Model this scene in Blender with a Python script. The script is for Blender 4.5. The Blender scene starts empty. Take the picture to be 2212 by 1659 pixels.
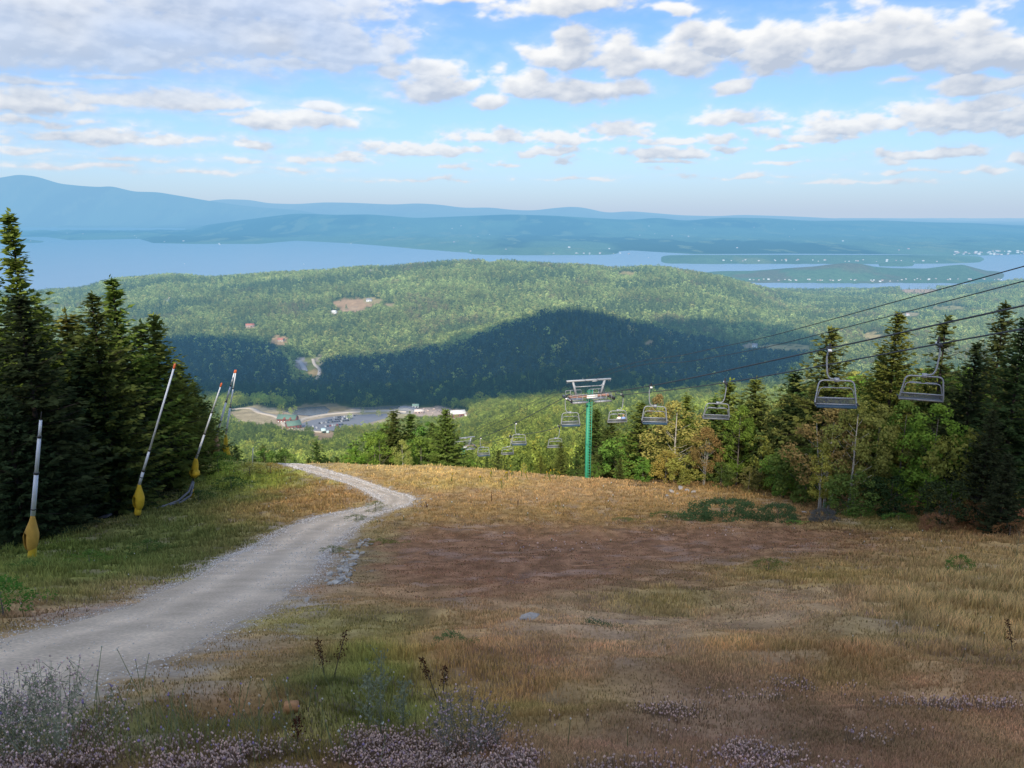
import bpy, math, random
import numpy as np
from mathutils import Vector, Matrix, Euler
random.seed(7); RNG = np.random.default_rng(7)
SC = bpy.context.scene; COL = SC.collection
R = math.radians
# ------------------------------------------------------------------ camera
F = 770.0; TH = R(12.6); K = 1024 / 2212.0
CT, ST = math.cos(TH), math.sin(TH)
cam_d = bpy.data.cameras.new('camera'); cam = bpy.data.objects.new('camera', cam_d); COL.objects.link(cam)
cam_d.sensor_width = 36; cam_d.lens = 36 * F / 1024
cam_d.clip_start = 0.1; cam_d.clip_end = 120000
cam.location = (0, 0, 0); cam.rotation_euler = (R(90) - TH, 0, 0)
SC.camera = cam
def ray(px, py):                    # direction of a photo position, with y == 1
    u = (np.asarray(px, float) * K - 512) / F; v = (384 - np.asarray(py, float) * K) / F
    y = CT + v * ST; z = -ST + v * CT
    return u / y, z / y
def P(px, py, Y):
    a, t = ray(px, py); return Vector((float(a * Y), float(Y), float(t * Y)))
def proj(x, y, z):
    d = y * CT - z * ST; h = y * ST + z * CT
    return (512 + F * x / d) / K, (384 - F * h / d) / K
def sstep(a, b, x):
    t = np.clip((np.asarray(x, float) - a) / (b - a), 0, 1); return t * t * (3 - 2 * t)
# ------------------------------------------------------------------ noise
def _h(i, j, s):
    n = (i.astype(np.int64) * 374761393 + j.astype(np.int64) * 668265263 + s * 982451653) & 0x7fffffff
    n = ((n ^ (n >> 13)) * 1274126177) & 0x7fffffff
    return ((n ^ (n >> 16)) & 0xffff) / 65535.0
def vnoise(x, y, s=0):
    x = np.asarray(x, float); y = np.asarray(y, float)
    i = np.floor(x); j = np.floor(y); fx = x - i; fy = y - j
    fx = fx * fx * (3 - 2 * fx); fy = fy * fy * (3 - 2 * fy)
    i = i.astype(np.int64); j = j.astype(np.int64)
    a = _h(i, j, s); b = _h(i + 1, j, s); c = _h(i, j + 1, s); d = _h(i + 1, j + 1, s)
    return a + (b - a) * fx + (c - a) * fy + (a - b - c + d) * fx * fy
def fbm(x, y, s=0, o=4):
    r = 0; a = .5; t = 0
    for k in range(o):
        r = r + a * vnoise(x, y, s + k * 17); t += a; a *= .5; x = np.asarray(x) * 2.03 + 5.1; y = np.asarray(y) * 2.03 + 1.7
    return r / t
# ------------------------------------------------------------------ terrain: near slope (thin plate spline)
PY = np.array([-60, -45, -20, -5, 0, 4, 6, 8, 10, 15, 20, 30, 40, 50, 57, 65, 75, 85])
PZ = np.array([22, 16, 5.5, 0.1, -1.7, -3.25, -4.05, -5.0, -6.0, -8.2, -10.2, -14.4, -18.4, -21.7, -23.4, -25.2, -27.4, -29.7])
ctl = []
for yy in (-60, -40, -20, -5, 0, 4, 8, 12, 18, 25, 34, 43):
    for xx in (-75, -40, -15, 0, 15, 40, 75):
        if yy <= 12 and abs(xx) == 15: xx *= .6
        ctl.append((xx, yy, float(np.interp(yy, PY, PZ))))
for px, py, Y in ((68, 1207, 40), (298, 1120, 52), (416, 1080, 66), (463, 996, 86), (520, 1002, 86), (600, 1012, 85),
                  (640, 1005, 88), (690, 1000, 88), (800, 1008, 87), (960, 1008, 86), (1100, 1022, 85), (1250, 1036, 84),
                  (1500, 1052, 78), (1700, 1075, 70), (1900, 1100, 62), (2100, 1125, 54), (2260, 1150, 50),
                  (800, 1100, 58), (870, 1078, 63), (1100, 1095, 62), (1300, 1120, 57), (700, 1060, 72), (600, 1080, 66), (-100, 1190, 48)):
    p = P(px, py, Y); ctl.append(tuple(p))
for xx, yy, zz in ((-75, 65, -26), (-75, 90, -31), (-75, 118, -40), (75, 65, -25), (75, 90, -32), (75, 118, -42), (-30, 118, -43), (0, 118, -43), (35, 118, -42), (40, 70, -27), (45, 90, -33)):
    ctl.append((xx, yy, zz))
ctl = np.array(ctl)
def _phi(r2): return np.where(r2 > 1e-9, .5 * r2 * np.log(np.maximum(r2, 1e-9)), 0)
_n = len(ctl); _A = np.zeros((_n + 3, _n + 3)); _c = ctl[:, :2] / 50
_A[:_n, :_n] = _phi(((_c[:, None] - _c[None]) ** 2).sum(-1)) + np.eye(_n) * 2e-3
_A[:_n, _n] = 1; _A[:_n, _n + 1:] = _c; _A[_n, :_n] = 1; _A[_n + 1:, :_n] = _c.T
_w = np.linalg.solve(_A, np.concatenate([ctl[:, 2], np.zeros(3)]))
def tps(x, y):
    q = np.stack([x, y], -1) / 50
    return _phi(((q[..., None, :] - _c) ** 2).sum(-1)) @ _w[:_n] + _w[_n] + q @ _w[_n + 1:]
# ------------------------------------------------------------------ terrain: everything beyond the crest
LAKE = -400.0
YL = np.array([60, 85, 110, 150, 200, 300, 450, 600, 800, 950, 1100, 1300, 1700, 2300, 3000, 3500, 3900, 4400, 6000])
ZL = np.array([-20, -30.5, -41, -58, -79, -118, -163, -202, -244, -268, -281, -288, -294, -320, -355, -380, -396, -415, -430])
ZR = np.array([-20, -30.5, -42, -57, -75, -106, -143, -174, -214, -246, -272, -289, -292, -312, -340, -368, -392, -415, -430])
def interp_s(x, xp, fp):            # smooth piecewise interpolation
    return np.interp(x, xp, fp)
def skyline(pts, Y, lower=0.0):
    a, t = ray([p[0] for p in pts], [p[1] for p in pts]); z = t * Y - lower
    aa = np.linspace(a[0], a[-1], 400); zz = np.interp(aa, a, z)
    k = np.ones(7) / 7; zz = np.convolve(np.pad(zz, 3, mode='edge'), k, 'valid')
    return aa, zz
RIDGE = [  # skyline, distance, start of the near slope, end of the far slope, edge fade
    (skyline([(-300, 690), (60, 650), (100, 637), (180, 630), (240, 607), (370, 596), (450, 603), (620, 590), (700, 586), (780, 577), (840, 577), (900, 570), (1000, 563), (1080, 563), (1180, 569), (1280, 576), (1330, 581), (1400, 576), (1450, 580), (1500, 590), (1560, 602), (1620, 621), (1680, 646), (1750, 674), (1850, 730)], 2700, 12), 2700, 1500, 3700, .03),
    (skyline([(600, 830), (690, 793), (800, 762), (900, 747), (1000, 728), (1100, 697), (1180, 673), (1240, 664), (1300, 672), (1380, 702), (1450, 722), (1550, 745), (1700, 785), (1950, 840)], 1560, 11), 1560, 1080, 2000, .02),
    (skyline([(1650, 690), (1740, 660), (1800, 654), (1860, 645), (1900, 633), (1980, 627), (2040, 630), (2100, 620), (2212, 606), (2500, 600)], 3200, 12), 3200, 2100, 3950, .02),
]
LANDS = [  # low land and islands out in the lake: skyline, ridge distance, near shore, far shore
    (skyline([(1500, 597), (1560, 590), (1620, 587), (1700, 580), (1760, 576), (1790, 572), (1830, 568), (1860, 570), (1890, 577), (1930, 580), (2000, 581), (2050, 574), (2080, 572), (2130, 586), (2200, 603)], 5000), 5000, 4420, 5500),
    (skyline([(1425, 561), (1450, 556), (1500, 553), (1700, 552), (1900, 553), (2030, 556), (2120, 560), (2140, 564)], 6700), 6700, 6060, 7600),
    (skyline([(940, 551), (1000, 545), (1080, 537), (1200, 534), (1300, 540), (1345, 545), (1370, 551)], 8000), 8000, 7330, 8900),
    (skyline([(2140, 565), (2200, 560), (2300, 556), (2500, 550)], 7200), 7200, 6600, 8200),
    (skyline([(-200, 516), (0, 515), (60, 517), (90, 521), (106, 525)], 10800), 10800, 10300, 11300),
    (skyline([(1900, 569), (1930, 566), (1960, 567), (1975, 571)], 6000), 6000, 5850, 6150),
]
_sp = [(-300, 512), (100, 512), (150, 519), (300, 516), (330, 525), (420, 527), (560, 527), (640, 520), (760, 526), (900, 538), (1000, 545), (1100, 549), (1250, 548), (1365, 541), (1430, 545), (1500, 549), (1700, 548), (1900, 549), (2120, 552), (2212, 549), (2600, 545)]
_sa, _st = ray([p[0] for p in _sp], [p[1] for p in _sp]); _sY = LAKE / _st
MOUNT = [
    (skyline([(-600, 410), (-200, 398), (-60, 390), (0, 384), (40, 377), (78, 381), (130, 397), (180, 402), (215, 404), (240, 402), (290, 414), (340, 415), (400, 425), (440, 432), (500, 441), (560, 448), (640, 453), (700, 464), (800, 479), (900, 492)], 26000), 26000, 22000, 31000),
    (skyline([(350, 445), (430, 437), (480, 430), (545, 432), (575, 439), (640, 441), (700, 437), (760, 438), (850, 442), (900, 439), (950, 442), (1000, 449), (1060, 448), (1100, 453), (1150, 455), (1200, 449), (1240, 446), (1270, 450), (1310, 460), (1360, 456), (1400, 459), (1470, 465), (1550, 467), (1600, 464), (1700, 467), (1750, 469), (1800, 472), (1900, 471), (1950, 474), (2000, 473), (2050, 476), (2120, 478), (2212, 484), (2600, 486)], 34000), 34000, 26000, 44000),
    (skyline([(400, 493), (460, 484), (520, 476), (580, 468), (640, 461), (720, 464), (800, 463), (900, 471), (1000, 467), (1100, 463), (1200, 466), (1280, 471), (1360, 475), (1420, 470), (1480, 477), (1560, 470), (1650, 471), (1750, 477), (1900, 476), (2000, 480), (2100, 482), (2212, 488), (2600, 490)], 17000), 17000, 12500, 21000),
]
def far_z(x, Y):
    x = np.asarray(x, float); Y = np.asarray(Y, float); a = x / np.maximum(Y, 1)
    wr = sstep(-.12, .06, a)
    base = np.interp(Y, YL, ZL) * (1 - wr) + np.interp(Y, YL, ZR) * wr
    base = base + (fbm(x / 160, Y / 160, 3) - .5) * 16 * sstep(150, 400, Y) * (1 - sstep(780, 900, Y) * (1 - wr)) * (1 - sstep(3300, 3900, Y))
    z = base
    for (aa, zz), Yr, Y0, Y1, fd in RIDGE:
        t = np.interp(a, aa, zz)
        s = np.where(Y < Yr, sstep(Y0, Yr, Y) * .55 + .45 * np.clip((Y - Y0) / (Yr - Y0), 0, 1), 1 - sstep(Yr, Y1, Y))
        s = s * sstep(aa[0], aa[0] + fd, a) * (1 - sstep(aa[-1] - fd, aa[-1], a))
        bump = (fbm(x / 260, Y / 260, int(Yr)) - .5) * (26 if Yr > 2000 else 10) * np.minimum(1, 4 * s * (1 - s))
        z = np.maximum(z, base + np.maximum(t - base, 0) * s + bump * s)
    # the far side of the lake
    ys = np.interp(a, _sa, _sY)
    bay = np.exp(-((np.arctan(a) + .50) / .13) ** 2) * np.exp(-((Y - 18800) / 1700) ** 2)
    land = LAKE + np.clip((Y - ys) * .02, -15, 26) + (fbm(a * 60, np.log(Y) * 22, 9) - .42) * 70 * sstep(0, 2500, Y - ys) - 90 * bay
    z = np.where(Y > 5800, np.maximum(z, land), z)
    for (aa, zz), Yr, Y0, Y1 in LANDS:
        t = np.interp(a, aa, zz)
        wig = (fbm(a * 90, a * 0 + Yr, 4) - .5) * 260
        s = np.where(Y < Yr, sstep(Y0 - 60 + wig * .4, Yr, Y), 1 - sstep(Yr, Y1, Y))
        ins = (a > aa[0]) & (a < aa[-1])
        z = np.where(ins & (s > 0), np.maximum(z, LAKE - 3 + (np.maximum(t, LAKE) - LAKE + 3) * s), z)
    for (aa, zz), Yr, Y0, Y1 in MOUNT:
        t = np.interp(a, aa, zz)
        s = np.where(Y < Yr, sstep(Y0, Yr, Y), 1 - sstep(Yr, Y1, Y))
        s = s * sstep(aa[0], aa[0] + .03, a)
        rough = (fbm(a * 45, np.log(Y) * 40, 21) - .5) * .35 * np.minimum(1, 4 * s * (1 - s))
        z = np.where(s > 0, np.maximum(z, LAKE + (np.maximum(t, LAKE) - LAKE) * np.clip(s + rough * s, 0, 1)), z)
    return z
def gz0(x, y):
    x = np.asarray(x, float); y = np.asarray(y, float); sh = np.broadcast(x, y).shape
    x = np.broadcast_to(x, sh).ravel(); y = np.broadcast_to(y, sh).ravel()
    w = sstep(88, 112, y); z = np.empty(x.shape)
    n = w < 1; z[:] = 0
    if n.any():
        for k in range(0, x.size, 200000):
            m = np.zeros(x.size, bool); m[k:k + 200000] = n[k:k + 200000]
            if m.any(): z[m] = tps(x[m], y[m])
    f = w > 0
    if f.any(): z[f] = z[f] * (1 - w[f]) + far_z(x[f], y[f]) * w[f]
    return z.reshape(sh)
# near grid, sampled once and interpolated afterwards
GX = np.linspace(-76, 76, 381); GY = np.concatenate([np.arange(-60, 0, 1.2), np.arange(0, 24, .16), np.arange(24, 60, .3), np.arange(60, 124, .5)])
_gx, _gy = np.meshgrid(GX, GY); GZ0 = gz0(_gx, _gy)
def gridlook(G, x, y):
    x = np.clip(np.asarray(x, float), GX[0], GX[-1] - 1e-6); y = np.clip(np.asarray(y, float), GY[0], GY[-1] - 1e-6)
    j = np.clip(np.searchsorted(GX, x, 'right') - 1, 0, len(GX) - 2); i = np.clip(np.searchsorted(GY, y, 'right') - 1, 0, len(GY) - 2)
    fx = (x - GX[j]) / (GX[j + 1] - GX[j]); fy = (y - GY[i]) / (GY[i + 1] - GY[i])
    if G.ndim == 3: fx = fx[..., None]; fy = fy[..., None]
    return (G[i, j] * (1 - fx) + G[i, j + 1] * fx) * (1 - fy) + (G[i + 1, j] * (1 - fx) + G[i + 1, j + 1] * fx) * fy
def gz(x, y):
    x = np.asarray(x, float); y = np.asarray(y, float)
    near = (y < 122) & (np.abs(x) < 75.9)
    return np.where(near, gridlook(GZ0, x, y), far_z(x, y))
def hit(px, py, y0=3.0, y1=9000.0, n=2400, last=False):     # where a sight line meets the ground
    a, t = ray(px, py); Y = np.exp(np.linspace(math.log(y0), math.log(y1), n))
    d = t * Y - gz(a * Y, Y); k = np.where((d[:-1] > 0) & (d[1:] <= 0))[0]
    if len(k) == 0: k = [n - 2]
    i = k[-1] if last else k[0]
    f = d[i] / (d[i] - d[i + 1] + 1e-12); yy = Y[i] + (Y[i + 1] - Y[i]) * min(max(f, 0), 1)
    return Vector((float(a * yy), float(yy), float(gz(a * yy, yy))))
# ------------------------------------------------------------------ object helpers
def mesh_obj(name, V, Fs, mats, parent=None, col=None, midx=None, smooth=False, pcol=None):
    """V (n,3); Fs: (m,k) array or list of arrays with different k"""
    me = bpy.data.meshes.new(name); V = np.asarray(V, np.float32)
    if not isinstance(Fs, (list, tuple)): Fs = [Fs]
    Fs = [np.asarray(f, np.int32) for f in Fs if len(f)]
    lv = np.concatenate([f.ravel() for f in Fs]); tot = np.concatenate([np.full(len(f), f.shape[1], np.int32) for f in Fs])
    me.vertices.add(len(V)); me.vertices.foreach_set('co', V.ravel())
    me.loops.add(len(lv)); me.loops.foreach_set('vertex_index', lv)
    me.polygons.add(len(tot)); me.polygons.foreach_set('loop_start', np.concatenate([[0], np.cumsum(tot)[:-1]]).astype(np.int32))
    if midx is not None: me.polygons.foreach_set('material_index', np.asarray(midx, np.int32))
    if smooth: me.polygons.foreach_set('use_smooth', np.ones(len(tot), bool))
    if col is not None:
        at = me.attributes.new('Col', 'FLOAT_COLOR', 'POINT'); c = np.ones((len(V), 4), np.float32); c[:, :3] = col
        at.data.foreach_set('color', c.ravel())
    me.update(calc_edges=True); me.validate()
    for m in (mats if isinstance(mats, (list, tuple)) else [mats]): me.materials.append(m)
    o = bpy.data.objects.new(name, me); COL.objects.link(o)
    if parent is not None: o.parent = parent
    return o
def tag(o, label=None, cat=None, group=None, kind=None):
    if label: o['label'] = label
    if cat: o['category'] = cat
    if group: o['group'] = group
    if kind: o['kind'] = kind
    return o
def thing(name, loc, label=None, cat=None, group=None, rz=0.0, s=1.0):
    o = bpy.data.objects.new(name, None); COL.objects.link(o); o.empty_display_size = .3
    o.location = loc; o.rotation_euler = (0, 0, rz); o.scale = (s, s, s)
    return tag(o, label, cat, group)
def copy_thing(src, loc, label=None, group=None, rz=0.0, s=1.0, color=None):
    r = src.copy(); COL.objects.link(r); r.location = loc; r.rotation_euler = (0, 0, rz); r.scale = (s, s, s)
    if color is not None: r.color = (*color, 1)
    if label: r['label'] = label
    if group: r['group'] = group
    for ch in src.children:
        c = ch.copy(); COL.objects.link(c); c.parent = r
        if color is not None and ch.name.startswith('crown'): c.color = (*color, 1)
        for g in ch.children:
            d = g.copy(); COL.objects.link(d); d.parent = c
    return r
class MB:                            # collects simple shapes into one mesh
    def __init__(s): s.V = []; s.F = {}; s.M = []; s.n = 0; s.order = []
    def add(s, V, F, m=0):
        V = np.asarray(V, float).reshape(-1, 3)
        for f in F: s.order.append((tuple(int(i) + s.n for i in f), m))
        s.V.append(V); s.n += len(V); return s
    def box(s, c, d, rot=None, m=0, taper=1.0, bev=0.0):
        x, y, z = [v / 2 for v in d]
        if bev:
            b = min(bev, x * .9, y * .9)
            ring = [(-x + b, -y), (x - b, -y), (x, -y + b), (x, y - b), (x - b, y), (-x + b, y), (-x, y - b), (-x, -y + b)]
        else: ring = [(-x, -y), (x, -y), (x, y), (-x, y)]
        n = len(ring)
        V = [Vector((p[0], p[1], -z)) for p in ring] + [Vector((p[0] * taper, p[1] * taper, z)) for p in ring]
        F = [tuple(range(n))[::-1], tuple(range(n, 2 * n))] + [(i, (i + 1) % n, n + (i + 1) % n, n + i) for i in range(n)]
        if rot is not None: V = [rot @ v for v in V]
        return s.add([(v + Vector(c))[:] for v in V], F, m)
    def tube(s, pts, r, n=8, m=0, cap=True):
        pts = [Vector(p) for p in pts]; rs = r if isinstance(r, (list, tuple)) else [r] * len(pts)
        V = []; F = []; up = None
        for i, p in enumerate(pts):
            t = (pts[min(i + 1, len(pts) - 1)] - pts[max(i - 1, 0)]).normalized()
            if up is None: up = Vector((0, 0, 1)) if abs(t.z) < .9 else Vector((1, 0, 0))
            a = t.cross(up).normalized(); b = a.cross(t); up = b
            for k in range(n):
                w = 2 * math.pi * k / n; V.append((p + (a * math.cos(w) + b * math.sin(w)) * rs[i])[:])
        for i in range(len(pts) - 1):
            for k in range(n): F.append((i * n + k, i * n + (k + 1) % n, (i + 1) * n + (k + 1) % n, (i + 1) * n + k))
        if cap: F.append(tuple(range(n))[::-1]); F.append(tuple(range((len(pts) - 1) * n, len(pts) * n)))
        return s.add(V, F, m)
    def bar(s, a, b, w, h=None, m=0):
        a = Vector(a); b = Vector(b); d = b - a; L = d.length; h = h or w
        q = d.to_track_quat('Y', 'Z').to_matrix(); return s.box((a + b) / 2, (w, L, h), q, m)
    def prism(s, prof, y0, y1, m=0):    # profile in x,z swept along y
        n = len(prof); V = [(p[0], y0, p[1]) for p in prof] + [(p[0], y1, p[1]) for p in prof]
        F = [tuple(range(n)), tuple(range(n, 2 * n))[::-1]] + [(i + n, (i + 1) % n + n, (i + 1) % n, i) for i in range(n)]
        return s.add(V, F, m)
    def lathe(s, prof, n=12, m=0, at=(0, 0, 0), wob=None):
        V = []; F = []
        for i, (r, z) in enumerate(prof):
            for k in range(n):
                w = 2 * math.pi * k / n; rr = r * (wob(i, k) if wob else 1)
                V.append((at[0] + rr * math.cos(w), at[1] + rr * math.sin(w), at[2] + z))
        for i in range(len(prof) - 1):
            for k in range(n): F.append((i * n + k, i * n + (k + 1) % n, (i + 1) * n + (k + 1) % n, (i + 1) * n + k))
        F.append(tuple(range(n))[::-1]); F.append(tuple(range((len(prof) - 1) * n, len(prof) * n)))
        return s.add(V, F, m)
    def build(s, name, mats, parent=None, smooth=False, xf=None):
        V = np.concatenate(s.V)
        if xf is not None: V = np.array([(xf @ Vector(v))[:] for v in V])
        by = {}
        for f, m in s.order: by.setdefault(len(f), []).append((f, m))
        Fs = [np.array([f for f, _ in v]) for v in by.values()]; mi = np.concatenate([[m for _, m in v] for v in by.values()])
        return mesh_obj(name, V, Fs, mats, parent, midx=mi, smooth=smooth)
# ------------------------------------------------------------------ materials
def N(nt, t, **kw):
    n = nt.nodes.new(t)
    for k, v in kw.items():
        if k.startswith('i_'):
            key = k[2:]; key = int(key) if key.isdigit() else key
            n.inputs[key].default_value = v
        else: setattr(n, k, v)
    return n
def math_n(nt, op, a, b=None, c=None, clamp=False):
    n = nt.nodes.new('ShaderNodeMath'); n.operation = op; n.use_clamp = clamp
    for i, v in enumerate((a, b, c)):
        if v is None: continue
        if isinstance(v, (int, float)): n.inputs[i].default_value = v
        else: nt.links.new(v, n.inputs[i])
    return n.outputs[0]
def mixc(nt, f, a, b, mode='MIX'):
    n = nt.nodes.new('ShaderNodeMix'); n.data_type = 'RGBA'; n.blend_type = mode
    for s, v in ((n.inputs[0], f), (n.inputs[6], a), (n.inputs[7], b)):
        if isinstance(v, (int, float)): s.default_value = v
        elif isinstance(v, tuple): s.default_value = (*v, 1)
        else: nt.links.new(v, s)
    return n.outputs[2]
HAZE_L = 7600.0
def haze_group():  # air haze painted into materials as emission growing with distance
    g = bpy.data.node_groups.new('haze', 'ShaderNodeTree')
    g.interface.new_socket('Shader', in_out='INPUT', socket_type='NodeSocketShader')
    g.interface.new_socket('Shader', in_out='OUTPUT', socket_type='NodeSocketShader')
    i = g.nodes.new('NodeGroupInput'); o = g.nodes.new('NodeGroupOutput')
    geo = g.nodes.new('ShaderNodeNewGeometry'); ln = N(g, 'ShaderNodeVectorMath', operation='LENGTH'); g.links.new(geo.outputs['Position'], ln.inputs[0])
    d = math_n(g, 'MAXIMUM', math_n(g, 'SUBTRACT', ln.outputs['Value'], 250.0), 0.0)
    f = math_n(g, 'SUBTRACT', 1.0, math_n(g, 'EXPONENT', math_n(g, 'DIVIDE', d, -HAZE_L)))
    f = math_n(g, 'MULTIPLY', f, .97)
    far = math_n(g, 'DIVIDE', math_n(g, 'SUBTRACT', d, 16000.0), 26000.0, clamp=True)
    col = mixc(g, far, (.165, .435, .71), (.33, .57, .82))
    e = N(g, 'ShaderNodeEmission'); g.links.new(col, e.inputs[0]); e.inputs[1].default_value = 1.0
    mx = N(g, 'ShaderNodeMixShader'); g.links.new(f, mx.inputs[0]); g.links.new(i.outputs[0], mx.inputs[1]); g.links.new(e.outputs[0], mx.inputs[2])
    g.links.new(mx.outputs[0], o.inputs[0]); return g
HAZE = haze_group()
def mat(name, build, haze=False):
    m = bpy.data.materials.new(name); m.use_nodes = True; nt = m.node_tree; nt.nodes.clear()
    out = N(nt, 'ShaderNodeOutputMaterial'); s = build(nt)
    if haze:
        h = N(nt, 'ShaderNodeGroup'); h.node_tree = HAZE; nt.links.new(s, h.inputs[0]); s = h.outputs[0]
    nt.links.new(s, out.inputs[0])
    try: m.cycles.emission_sampling = 'NONE'
    except Exception: pass
    return m
def plain(name, c, rough=.6, metal=0.0, var=.18, scale=6.0, haze=False, objcol=False, bump=0.0, coords='Object'):
    def b(nt):
        tc = N(nt, 'ShaderNodeTexCoord'); no = N(nt, 'ShaderNodeTexNoise', i_Scale=scale, i_Detail=5.0, i_Roughness=.65); nt.links.new(tc.outputs[coords], no.inputs['Vector'])
        if objcol: base = N(nt, 'ShaderNodeObjectInfo').outputs['Color']
        else: rgb = N(nt, 'ShaderNodeRGB'); rgb.outputs[0].default_value = (*c, 1); base = rgb.outputs[0]
        k = math_n(nt, 'ADD', math_n(nt, 'MULTIPLY', math_n(nt, 'SUBTRACT', no.outputs[0], .5), 4 * var), 1.0)
        cc = N(nt, 'ShaderNodeVectorMath', operation='SCALE'); nt.links.new(base, cc.inputs[0]); nt.links.new(k, cc.inputs['Scale'])
        p = N(nt, 'ShaderNodeBsdfPrincipled', i_Roughness=rough, i_Metallic=metal); nt.links.new(cc.outputs[0], p.inputs['Base Color'])
        if bump:
            bp = N(nt, 'ShaderNodeBump', i_Strength=bump, i_Distance=.02); nt.links.new(no.outputs[0], bp.inputs['Height']); nt.links.new(bp.outputs[0], p.inputs['Normal'])
        return p.outputs[0]
    return mat(name, b, haze)
def foliage(name, src='object', c=None, haze=False, trans=.3, scale=.9, var=.5):
    """matte leaves; colour per object, per instance or fixed, broken up by noise in space"""
    def b(nt):
        geo = N(nt, 'ShaderNodeNewGeometry')
        no = N(nt, 'ShaderNodeTexNoise', i_Scale=scale, i_Detail=3.0); nt.links.new(geo.outputs['Position'], no.inputs['Vector'])
        if src == 'object': base = N(nt, 'ShaderNodeObjectInfo').outputs['Color']
        elif src == 'inst': at = N(nt, 'ShaderNodeAttribute', attribute_name='tint', attribute_type='INSTANCER'); base = at.outputs['Color']
        elif src == 'col': at = N(nt, 'ShaderNodeAttribute', attribute_name='Col'); base = at.outputs['Color']
        else: rgb = N(nt, 'ShaderNodeRGB'); rgb.outputs[0].default_value = (*c, 1); base = rgb.outputs[0]
        k = math_n(nt, 'ADD', math_n(nt, 'MULTIPLY', math_n(nt, 'SUBTRACT', no.outputs[0], .5), 2 * var), 1.0)
        rnd = math_n(nt, 'ADD', math_n(nt, 'MULTIPLY', geo.outputs['Random Per Island'], .5), .75) if src != 'col' else 1.0
        k = math_n(nt, 'MULTIPLY', k, rnd)
        cc = N(nt, 'ShaderNodeVectorMath', operation='SCALE'); nt.links.new(base, cc.inputs[0]); nt.links.new(k, cc.inputs['Scale'])
        hs = N(nt, 'ShaderNodeHueSaturation'); nt.links.new(cc.outputs[0], hs.inputs['Color'])
        nt.links.new(math_n(nt, 'ADD', math_n(nt, 'MULTIPLY', math_n(nt, 'SUBTRACT', no.outputs[0], .5), -.06), .5), hs.inputs['Hue'])
        d = N(nt, 'ShaderNodeBsdfDiffuse'); nt.links.new(hs.outputs[0], d.inputs[0])
        if trans <= 0: return d.outputs[0]
        t = N(nt, 'ShaderNodeBsdfTranslucent'); nt.links.new(hs.outputs[0], t.inputs[0])
        mx = N(nt, 'ShaderNodeMixShader', i_0=trans); nt.links.new(d.outputs[0], mx.inputs[1]); nt.links.new(t.outputs[0], mx.inputs[2])
        return mx.outputs[0]
    return mat(name, b, haze)
# ------------------------------------------------------------------ tree shapes (one crown mesh, one trunk mesh each)
def quads(C, D, W, L, wd):
    """leaf quads: centre C, long axis D, cross axis W, length, width"""
    L = np.asarray(L)[:, None]; wd = np.asarray(wd)[:, None]
    v = np.stack([C - D * L * .5, C - D * L * .05 + W * wd * .5, C + D * L * .5, C - D * L * .05 - W * wd * .5], 1)
    n = len(C); return v.reshape(-1, 3), np.arange(4 * n).reshape(n, 4)
def unit(v): return v / np.maximum(np.linalg.norm(v, axis=-1, keepdims=True), 1e-9)
def spruce_crown(seed, H, RR, base=.05, gap=.42, dens=3.4, leaf=.5, thin_top=0.0):
    g = np.random.default_rng(seed); C = []; D = []; W = []; L = []; B = []
    z = H * base; side = g.uniform(0, 6.28, 3)
    while z < H - .15:
        t = z / H; r = RR * (1 - t) ** .82 * g.uniform(.8, 1.12) + .12
        if t < base + .12: r *= .75
        if thin_top and t > 1 - thin_top: r *= .55
        n = int(np.clip(5 + r * 1.6, 5, 10)); a0 = g.uniform(0, 6.28)
        for k in range(n):
            az = a0 + 6.283 * k / n + g.normal(0, .18); rr = r * g.uniform(.55, 1.25) * (1 + .1 * math.sin(az * 2 + side[0]))
            if g.random() < .06: continue
            droop = -.30 + .75 * t + g.normal(0, .13); dirv = np.array([math.cos(az), math.sin(az)]); zb = z + g.uniform(-.6, .6) * gap
            m = max(2, int(rr * dens)); s = np.linspace(.22 if rr > .8 else .1, 1, m)
            px = dirv[None] * (s * rr)[:, None]; pz = zb + droop * s * rr + .28 * rr * s ** 3
            p = np.column_stack([px, pz]); B.append((np.array([0, 0, zb]), p[-1]))
            for sg in (-1, 1, 0):
                sd = np.array([-dirv[1] * sg, dirv[0] * sg, 0])
                d = np.array([dirv[0], dirv[1], droop * .6])[None] * g.uniform(.5, 1, (m, 1)) + sd[None] * g.uniform(.5, 1, (m, 1)) + g.normal(0, .2, (m, 3)); d[:, 2] -= .12
                d = unit(d); w = unit(np.cross(d, np.array([0, 0, 1.0])[None] + g.normal(0, .5, (m, 3))))
                ln = leaf * g.uniform(.7, 1.35, m) * (1.15 - .35 * s); C.append(p + d * (ln * .35)[:, None] + g.normal(0, .05, (m, 3))); D.append(d); W.append(w); L.append(ln)
        z += gap * g.uniform(.75, 1.25) * (1.15 - .5 * t)
    # leader
    m = 8; C.append(np.column_stack([g.normal(0, .04, m), g.normal(0, .04, m), np.linspace(H - .9, H + .25, m)])); d = unit(np.column_stack([g.normal(0, .5, m), g.normal(0, .5, m), np.ones(m)])); D.append(d); W.append(unit(np.cross(d, [1.0, .3, 0]))); L.append(np.full(m, .35))
    C, D, W, L = map(np.concatenate, (C, D, W, L)); V, Fq = quads(C, D, W, L, L * g.uniform(.38, .6, len(L)))
    return V, Fq, B
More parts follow.
